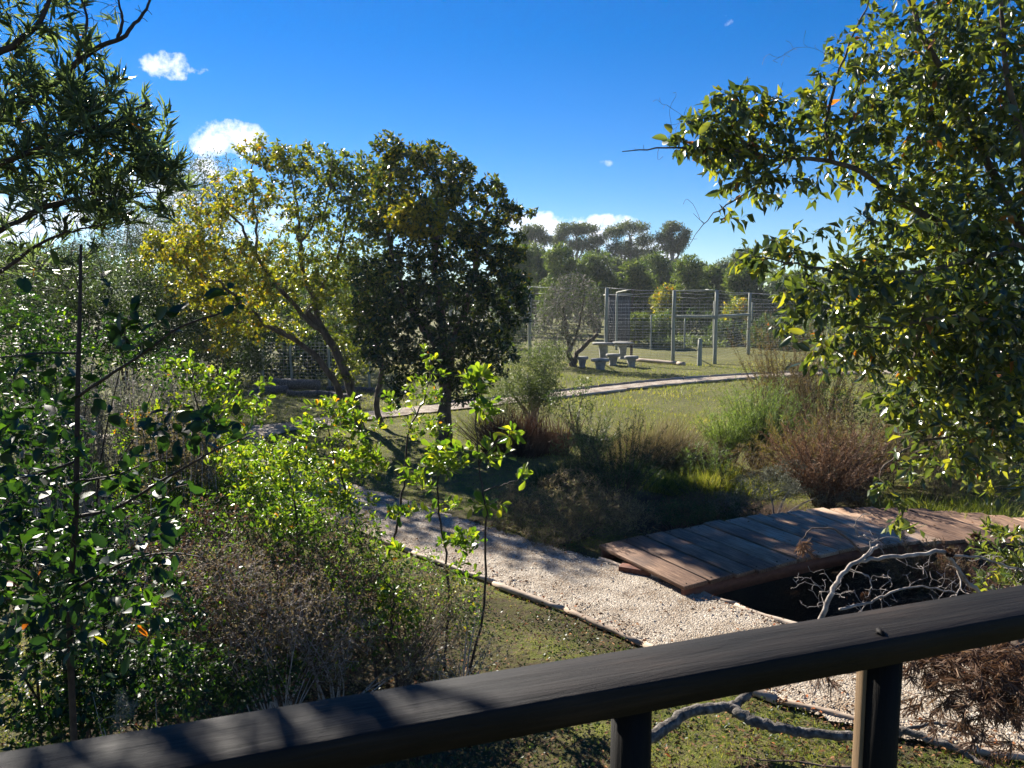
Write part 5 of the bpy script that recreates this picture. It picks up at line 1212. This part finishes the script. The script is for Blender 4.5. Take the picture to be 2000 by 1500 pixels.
i = np.arange(nseg * 8).reshape(-1, 8); q4 = np.stack([i[:-1], np.roll(i[:-1], -1, 1), np.roll(i[1:], -1, 1), i[1:]], -1).reshape(-1, 4)
hr = link('handrail', mesh_np('handrail', np.array(v), [q4, i[:1, ::-1], i[-1:]]), rail, 'rail'); hr.rotation_euler[2] = ang
for px in (1232, 1716):
    # posts stand under the middle of the rail
    g = G(px, 1480, ZT - .25); r = ray(px, 1460); A_ = np.array([[r[0], -far_d[0]], [r[1], -far_d[1]]]); sol = np.linalg.solve(A_, ctr); xy = r[:2] * sol[0]
    lx = xy - ctr
    tb = Tubes(); zz = np.linspace(-.1, ZT - .047, 8); q = np.stack([np.full(8, lx[0]), np.full(8, lx[1]), zz], 1); tb.add(q, np.full(8, .031) * rng.uniform(.97, 1.03, 8), 14)
    po = tb.build('post', 'railpost', rail)
    if px > 1500:
        dxy = norm(np.array([-1.0, .12])); e = lx + dxy * .030
        box('sunlit_strip', -.010, .010, -.010, .010, .3, ZT - .05, 'sunlit_edge', rail, (e[0], e[1], 0), .003, .3)  # sunlit side of this post, put in as a paler strip
for px in (1722,):
    g = G(px, 1238, ZT); pole(rail, 'knot', g[0] - ctr[0], g[1] - ctr[1], ZT - .002, ZT + .0008, .006, 'railpost')  # a knot in the handrail, drawn as a thin dark disc

# ================================================================== 12. dead branches
def gl(px, py, h): p = G(px, py); return np.array([p[0], p[1], gz1(p[0], p[1]) + h])
lg = thing('fallen_branch', 'thick grey rough-barked fallen branch on the grass under the railing', 'branch', gl(1440, 1400, 0))
L0 = np.array(lg.location)
def lb(pts, r0, r1, mat='logbark', nm='limb', wob=.006, n=7, parent=None, off=None, k=9):
    q = smooth_line(np.array(pts), n); q[1:-1] += rng.normal(0, wob, (len(q) - 2, 3)); tb = Tubes(); tb.add(q, np.linspace(r0, r1, len(q)) * rng.uniform(.92, 1.08, len(q)), k); return tb.build(nm, mat, parent, off)
lb([P(1215, 1475, 4.05), P(1290, 1425, 4.2), P(1350, 1390, 4.3), P(1430, 1378, 4.35), P(1465, 1350, 4.4), P(1480, 1325, 4.45)], .040, .020, parent=lg, off=L0)
lb([P(1425, 1380, 4.35), P(1460, 1402, 4.25), P(1520, 1422, 4.2), P(1600, 1432, 4.2), P(1680, 1436, 4.2), P(1760, 1430, 4.2)], .034, .024, parent=lg, off=L0)
lb([P(1760, 1425, 4.2), P(1830, 1450, 4.1), P(1900, 1480, 4.0), P(1990, 1540, 3.8)], .022, .012, parent=lg, off=L0)
lb([P(1750, 1432, 4.2), P(1830, 1412, 4.3), P(1900, 1440, 4.3), P(1990, 1480, 4.2)], .012, .006, parent=lg, off=L0)
wd_ = thing('dead_branch', 'bleached white dead branch with curling twigs lying by the bridge', 'branch', P(1760, 1085, 4.3))
W0 = np.array(wd_.location)
WL = [([P(1600, 1215, 4.2), P(1620, 1165, 4.2), P(1645, 1120, 4.25), P(1685, 1090, 4.3), P(1715, 1065, 4.4)], .020, .011),
      ([P(1665, 1100, 4.3), P(1740, 1088, 4.3), P(1800, 1082, 4.3), P(1840, 1078, 4.3), P(1862, 1100, 4.35), P(1890, 1140, 4.4), P(1930, 1170, 4.5)], .014, .016),
      ([P(1690, 1092, 4.3), P(1700, 1055, 4.35), P(1675, 1042, 4.35), P(1672, 1015, 4.35), P(1700, 1000, 4.35)], .007, .002),
      ([P(1640, 1190, 4.1), P(1700, 1175, 4.2), P(1760, 1150, 4.2), P(1820, 1145, 4.25), P(1870, 1160, 4.3)], .010, .004),
      ([P(1862, 1085, 4.35), P(1920, 1090, 4.5), P(1980, 1110, 4.6), P(2060, 1120, 4.7)], .009, .006),
      ([P(1700, 1060, 4.4), P(1740, 1050, 4.4), P(1790, 1060, 4.4)], .005, .002),
      ([P(1870, 1110, 4.4), P(1876, 1150, 4.3), P(1840, 1180, 4.3), P(1810, 1195, 4.3)], .006, .002),
      ([P(1655, 1110, 4.3), P(1700, 1130, 4.2), P(1690, 1180, 4.2), P(1660, 1215, 4.2)], .006, .002)]
lims = []
for pts, r0, r1 in WL:
    q = smooth_line(np.array(pts), 6); q[1:-1] += rng.normal(0, .004, (len(q) - 2, 3)); rr = np.linspace(r0, r1, len(q)) * .8; lims.append((q, rr)); tb = Tubes(); tb.add(q, rr, 8); tb.build('limb', 'dead', wd_, W0)
tw = grow(lims, blob_pts([(1690, 1150, 4.25, 60, 50, .2, 1), (1600, 1150, 4.1, 60, 50, .15, .7), (1870, 1150, 4.4, 80, 40, .2, 1), (1960, 1130, 4.6, 70, 50, .3, 1), (1690, 1040, 4.4, 30, 26, .1, .5), (1800, 1100, 4.3, 80, 26, .2, .6)], 260), .6, 6, r_tip=.0014, r_k=.010)
tb = Tubes()
for p, r in tw: tb.add(p, r, 4)
tag(tb.build('twigs', 'greytwig', wd_, W0), kind='stuff')
# cones
for (px, py, Y_) in ((1855, 1080, 4.3), (1905, 1050, 4.6), (1690, 1165, 4.2)):
    c = P(px, py, Y_) - W0; pos = norm(rng.normal(size=(90, 3))) ; me = leaf_mesh('cone', pos * .010 + c, norm(pos + (0, 0, .3)), norm(rng.normal(size=pos.shape)), np.full(90, .022), np.full(90, .012), tintn(90, .05, .05), T_QUAD)
    link('cone', me, wd_, 'dry_leaf')


def dryfronds(label, blobs, n, limbs_pts, per=16, ln=(.05, .10)):
    limbs = [limb(l_, .008, .003, .004) for l_ in limbs_pts]; base = limbs[0][0][0]
    root = thing('withered_branch', label, 'branch', base, 'withered leafy branches hanging at the path side')
    tw = grow(limbs, blob_pts(blobs, n), .5, 4, r_tip=.0014, r_k=.008)
    P0 = np.array([t[0] for t in tw]); tip = P0[:, -1]; td = norm(norm(P0[:, -1] - P0[:, -2]) + np.array([0, 0, -.7]))
    pos = tip.repeat(per, 0) - td.repeat(per, 0) * rng.uniform(0, .05, (len(tip) * per, 1)); d = norm(td.repeat(per, 0) + norm(rng.normal(size=pos.shape)) * rng.uniform(.2, .9, (len(pos), 1)))
    l = rng.uniform(*ln, len(pos)); wood(root, base, limbs, tw, 'twig', 'twig', 0, 6, 3)
    put_leaves(root, base, (pos, d, norm(rng.normal(size=pos.shape)), l, l * .062), tintn(len(pos), .38, .22), T_NARROW, T_NARROW, 'dry_leaf', 250)


dryfronds('withered branch with masses of brown narrow leaves over the gravel beyond the rail', [(1900, 1330, 3.7, 120, 60, .3, 1.2), (1800, 1290, 3.8, 90, 30, .25, .8), (1960, 1280, 3.8, 80, 40, .3, 1.2), (1850, 1400, 3.7, 80, 30, .2, .4), (1620, 1320, 4.0, 70, 16, .15, .5), (1940, 1450, 3.7, 60, 40, .2, .4), (1980, 1350, 3.7, 60, 70, .2, 1)], 420,
          [[(2080, 1230, 3.9), (1950, 1270, 3.8), (1850, 1300, 3.8), (1700, 1310, 3.9), (1600, 1320, 4.0)], [(2060, 1260, 3.9), (1950, 1340, 3.7), (1850, 1380, 3.7)]])
dryfronds('withered twig tuft of brown needles drooping in front of the bridge planks', [(1572, 1070, 4.5, 16, 16, .05, 1)], 7, [[(1690, 1085, 4.4), (1640, 1040, 4.5), (1590, 1030, 4.5), (1570, 1050, 4.5)]], 18, (.05, .09))
dryfronds('withered sprig with brown narrow leaves at the foot of the stout post', [(1470, 1470, 4.0, 80, 30, .2, 1), (1560, 1480, 4.0, 60, 20, .2, 1), (1640, 1490, 3.9, 40, 20, .1, .6)], 22, [[(1670, 1500, 3.9), (1560, 1490, 4.0), (1440, 1480, 4.0)]], 10, (.04, .07))

# ================================================================== 13. grass, ground cover, litter, pebbles
def scatter(n, y0, y1, pw_=1.0, half=.85):
    u = rng.random(n); Yv = (y0 ** (1 - pw_) + u * (y1 ** (1 - pw_) - y0 ** (1 - pw_))) ** (1 / (1 - pw_)) if pw_ != 1 else y0 * (y1 / y0) ** u
    Xv = rng.uniform(-1, 1, n) * (Yv * half + .5); return Xv, Yv


def on_bridge(x, y): return dist_line(x, y, cl) < .75


Xg, Yg = scatter(260000, 3.2, 34, 1.0, .80)
dp = np.minimum(dist_line(Xg, Yg, PL1), dist_line(Xg, Yg, PL2)); ok = (dp > .62 + rng.normal(0, .03, len(dp))) & (dist_line(Xg, Yg, DITCH) > 1.05 + rng.random(len(dp)) * .4) & ((np.hypot((Xg + 1.5) / 1.15, (Yg - 4.9) / 1.6) > 1.4) | (rng.random(len(dp)) < .35)) & ~((on_bridge(Xg, Yg)) & (Xg > 1))
bald = (np.sin(Xg * 2.9 + 1.7 * np.sin(Yg * 2.1)) * np.sin(Yg * 3.3 + 1.3 * np.sin(Xg * 1.7)) > .25) & (Yg < 10)
ok &= ~(bald & (rng.random(len(ok)) < .75))
Xg, Yg = Xg[ok], Yg[ok]; n = len(Xg)
hgt = rng.uniform(.018, .045, n) * np.clip(Yg / 9, 1, 2.4) * (1 + .5 * np.sin(Xg * 1.3 + 2) * np.sin(Yg * .9)); wid = .0035 * np.clip(Yg / 5, 1, 5)
pos = np.stack([Xg, Yg, gz(Xg, Yg) - .003], 1); d = norm(np.stack([rng.normal(0, .55, n), rng.normal(0, .55, n), np.ones(n)], 1))
pat = .45 + .22 * np.sin(Xg * .8 + 1.3 * np.sin(Yg * .5)) * np.sin(Yg * .6 + 1) + .12 * np.sin(Xg * 3.1) * np.sin(Yg * 2.7)
me = leaf_mesh('grass', pos, d, norm(rng.normal(size=(n, 3))), hgt, wid * rng.uniform(.7, 1.3, n), np.clip(rng.normal(pat + .08 + .3 * (Yg > 31.5) + .10 * (Yg < 8), .2), 0, 1), T_BLADE)
tag(link('grass', me, None, 'grass'), 'short green lawn grass on both sides of the gravel paths', 'grass', kind='stuff')

Xc, Yc = rng.uniform(-3.5, 2.6, 22000), rng.uniform(3.2, 7.4, 22000)
dp = dist_line(Xc, Yc, PL1); ok = (dp > .66) & (Yc + Xc * .9 < 7.2) & (np.sin(Xc * 3.7 + 2 * np.sin(Yc * 2.6)) * np.sin(Yc * 4.1 + 1.5 * np.sin(Xc * 2.2)) > -.25 + rng.normal(0, .15, len(Xc))); Xc, Yc = Xc[ok], Yc[ok]; n = len(Xc)
pos = np.stack([Xc, Yc, gz(Xc, Yc) + rng.uniform(0, .05, n)], 1)
me = leaf_mesh('ground_cover', pos, norm(rng.normal(size=(n, 3)) + (0, 0, .25)), norm(rng.normal(0, .5, (n, 3)) + (0, 0, 1)), rng.uniform(.012, .03, n), rng.uniform(.010, .022, n), tintn(n, .28, .22, 0, .9), T_QUAD)
tag(link('ground_cover', me, None, 'bush_leaf'), 'low leafy ground cover beside the near path edging', 'ground cover', kind='stuff')

Xl, Yl = scatter(34000, 3.2, 12, 1.0, .8)
dp = dist_line(Xl, Yl, PL1); pr_ = np.where(dp < .38, .10, np.where(dp < .75, .9, .5)) * np.where(Yl > 9, .5, 1); ok = (rng.random(len(Xl)) < pr_) & ~(on_bridge(Xl, Yl)); Xl, Yl = Xl[ok], Yl[ok]; n = len(Xl)
pos = np.stack([Xl, Yl, gz(Xl, Yl) + .012 + np.where(dist_line(Xl, Yl, PL1) < .62, .045, rng.uniform(0, .03, n))], 1)
me = leaf_mesh('fallen_leaves', pos, norm(rng.normal(size=(n, 3)) * (1, 1, .25)), norm(rng.normal(0, .3, (n, 3)) + (0, 0, 1)), rng.uniform(.012, .050, n), rng.uniform(.006, .022, n), tintn(n, .42, .28), T_OVAL_LO)
tag(link('fallen_leaves', me, None, 'litter'), 'scattered brown and orange fallen leaves on path edge and grass', 'fallen leaves', kind='stuff')

# leaves lying on the planks
pos = []
for k in range(70):
    s_ = rng.uniform(0, 5.5); c0 = at(s_); pos.append((c0[0] + rng.normal(0, .3) * .5, c0[1] + rng.normal(0, .3), bz(s_) + .006))
pos = np.array(pos); n = len(pos)
me = leaf_mesh('fallen_leaves', pos, norm(rng.normal(size=(n, 3)) * (1, 1, .1)), norm(rng.normal(0, .15, (n, 3)) + (0, 0, 1)), rng.uniform(.015, .045, n), rng.uniform(.008, .02, n), tintn(n, .4, .25), T_OVAL_LO)
tag(link('fallen_leaves', me, None, 'litter'), 'few dry leaves lying on the bridge planks', 'fallen leaves', kind='stuff')

# pebbles on the near path
npb = 27000
tt_ = rng.uniform(0, len(PL1) - 1.001, npb * 2); ii = tt_.astype(int); fr = (tt_ - ii)[:, None]; pc = PL1[ii] * (1 - fr) + PL1[ii + 1] * fr
dvec = norm(PL1[ii + 1] - PL1[ii]); off = rng.uniform(-.60, .60, len(pc)); pc = pc + np.stack([-dvec[:, 1], dvec[:, 0]], 1) * off[:, None]
ok = (pc[:, 1] < 10.5) & (rng.random(len(pc)) < 1.2 * np.clip(6.0 / pc[:, 1], 0, 1) ** 1.2); pc = pc[ok]; off = off[ok]; n = len(pc)
zc = gz(pc[:, 0], pc[:, 1]) + .030 + .015 * (1 - (off / .58) ** 2)
oct_v = np.array([(1, 0, 0), (-1, 0, 0), (0, 1, 0), (0, -1, 0), (0, 0, .8), (0, 0, -.6)]); oct_f = np.array([(0, 2, 4), (2, 1, 4), (1, 3, 4), (3, 0, 4)])
sz = rng.uniform(.003, .009, n) * np.where(rng.random(n) < .03, 2, 1); an = rng.uniform(0, 6.28, n); ca, sa = np.cos(an), np.sin(an)
v = oct_v[None] * sz[:, None, None] * rng.uniform(.7, 1.3, (n, 1, 3)); vx = v[..., 0] * ca[:, None] - v[..., 1] * sa[:, None]; vy = v[..., 0] * sa[:, None] + v[..., 1] * ca[:, None]
v = np.stack([vx + pc[:, 0:1], vy + pc[:, 1:2], v[..., 2] + zc[:, None]], -1)
f = (np.arange(n)[:, None, None] * 6 + oct_f[None]).reshape(-1, 3)
m = leafmat('pebble', [(0, (.14, .11, .08)), (.4, (.34, .28, .21)), (1, (.60, .54, .45))], 0.0, .9, .3)
MATS['pebble'] = m
me = mesh_np('gravel', v.reshape(-1, 3), [f], np.repeat(tintn(n, .55, .25), 4))
tag(link('gravel', me, None, 'pebble'), 'pale loose gravel stones covering the near path', 'gravel', kind='stuff')

hz = bpy.data.materials.new('haze'); hz.use_nodes = True; t = hz.node_tree; t.nodes.clear()
ho = N(t, 'ShaderNodeOutputMaterial'); pv = N(t, 'ShaderNodeVolumePrincipled'); pv.inputs['Color'].default_value = (.86, .92, 1, 1); pv.inputs['Density'].default_value = .00035; pv.inputs['Anisotropy'].default_value = .3
t.links.new(pv.outputs[0], ho.inputs['Volume'])
hb = link('haze', boxmesh('haze', box8(-170, 190, -30, 165, -1.7, 20)), None, hz); tag(hb, 'thin bluish air haze over the lawn and trees', 'haze', kind='stuff')
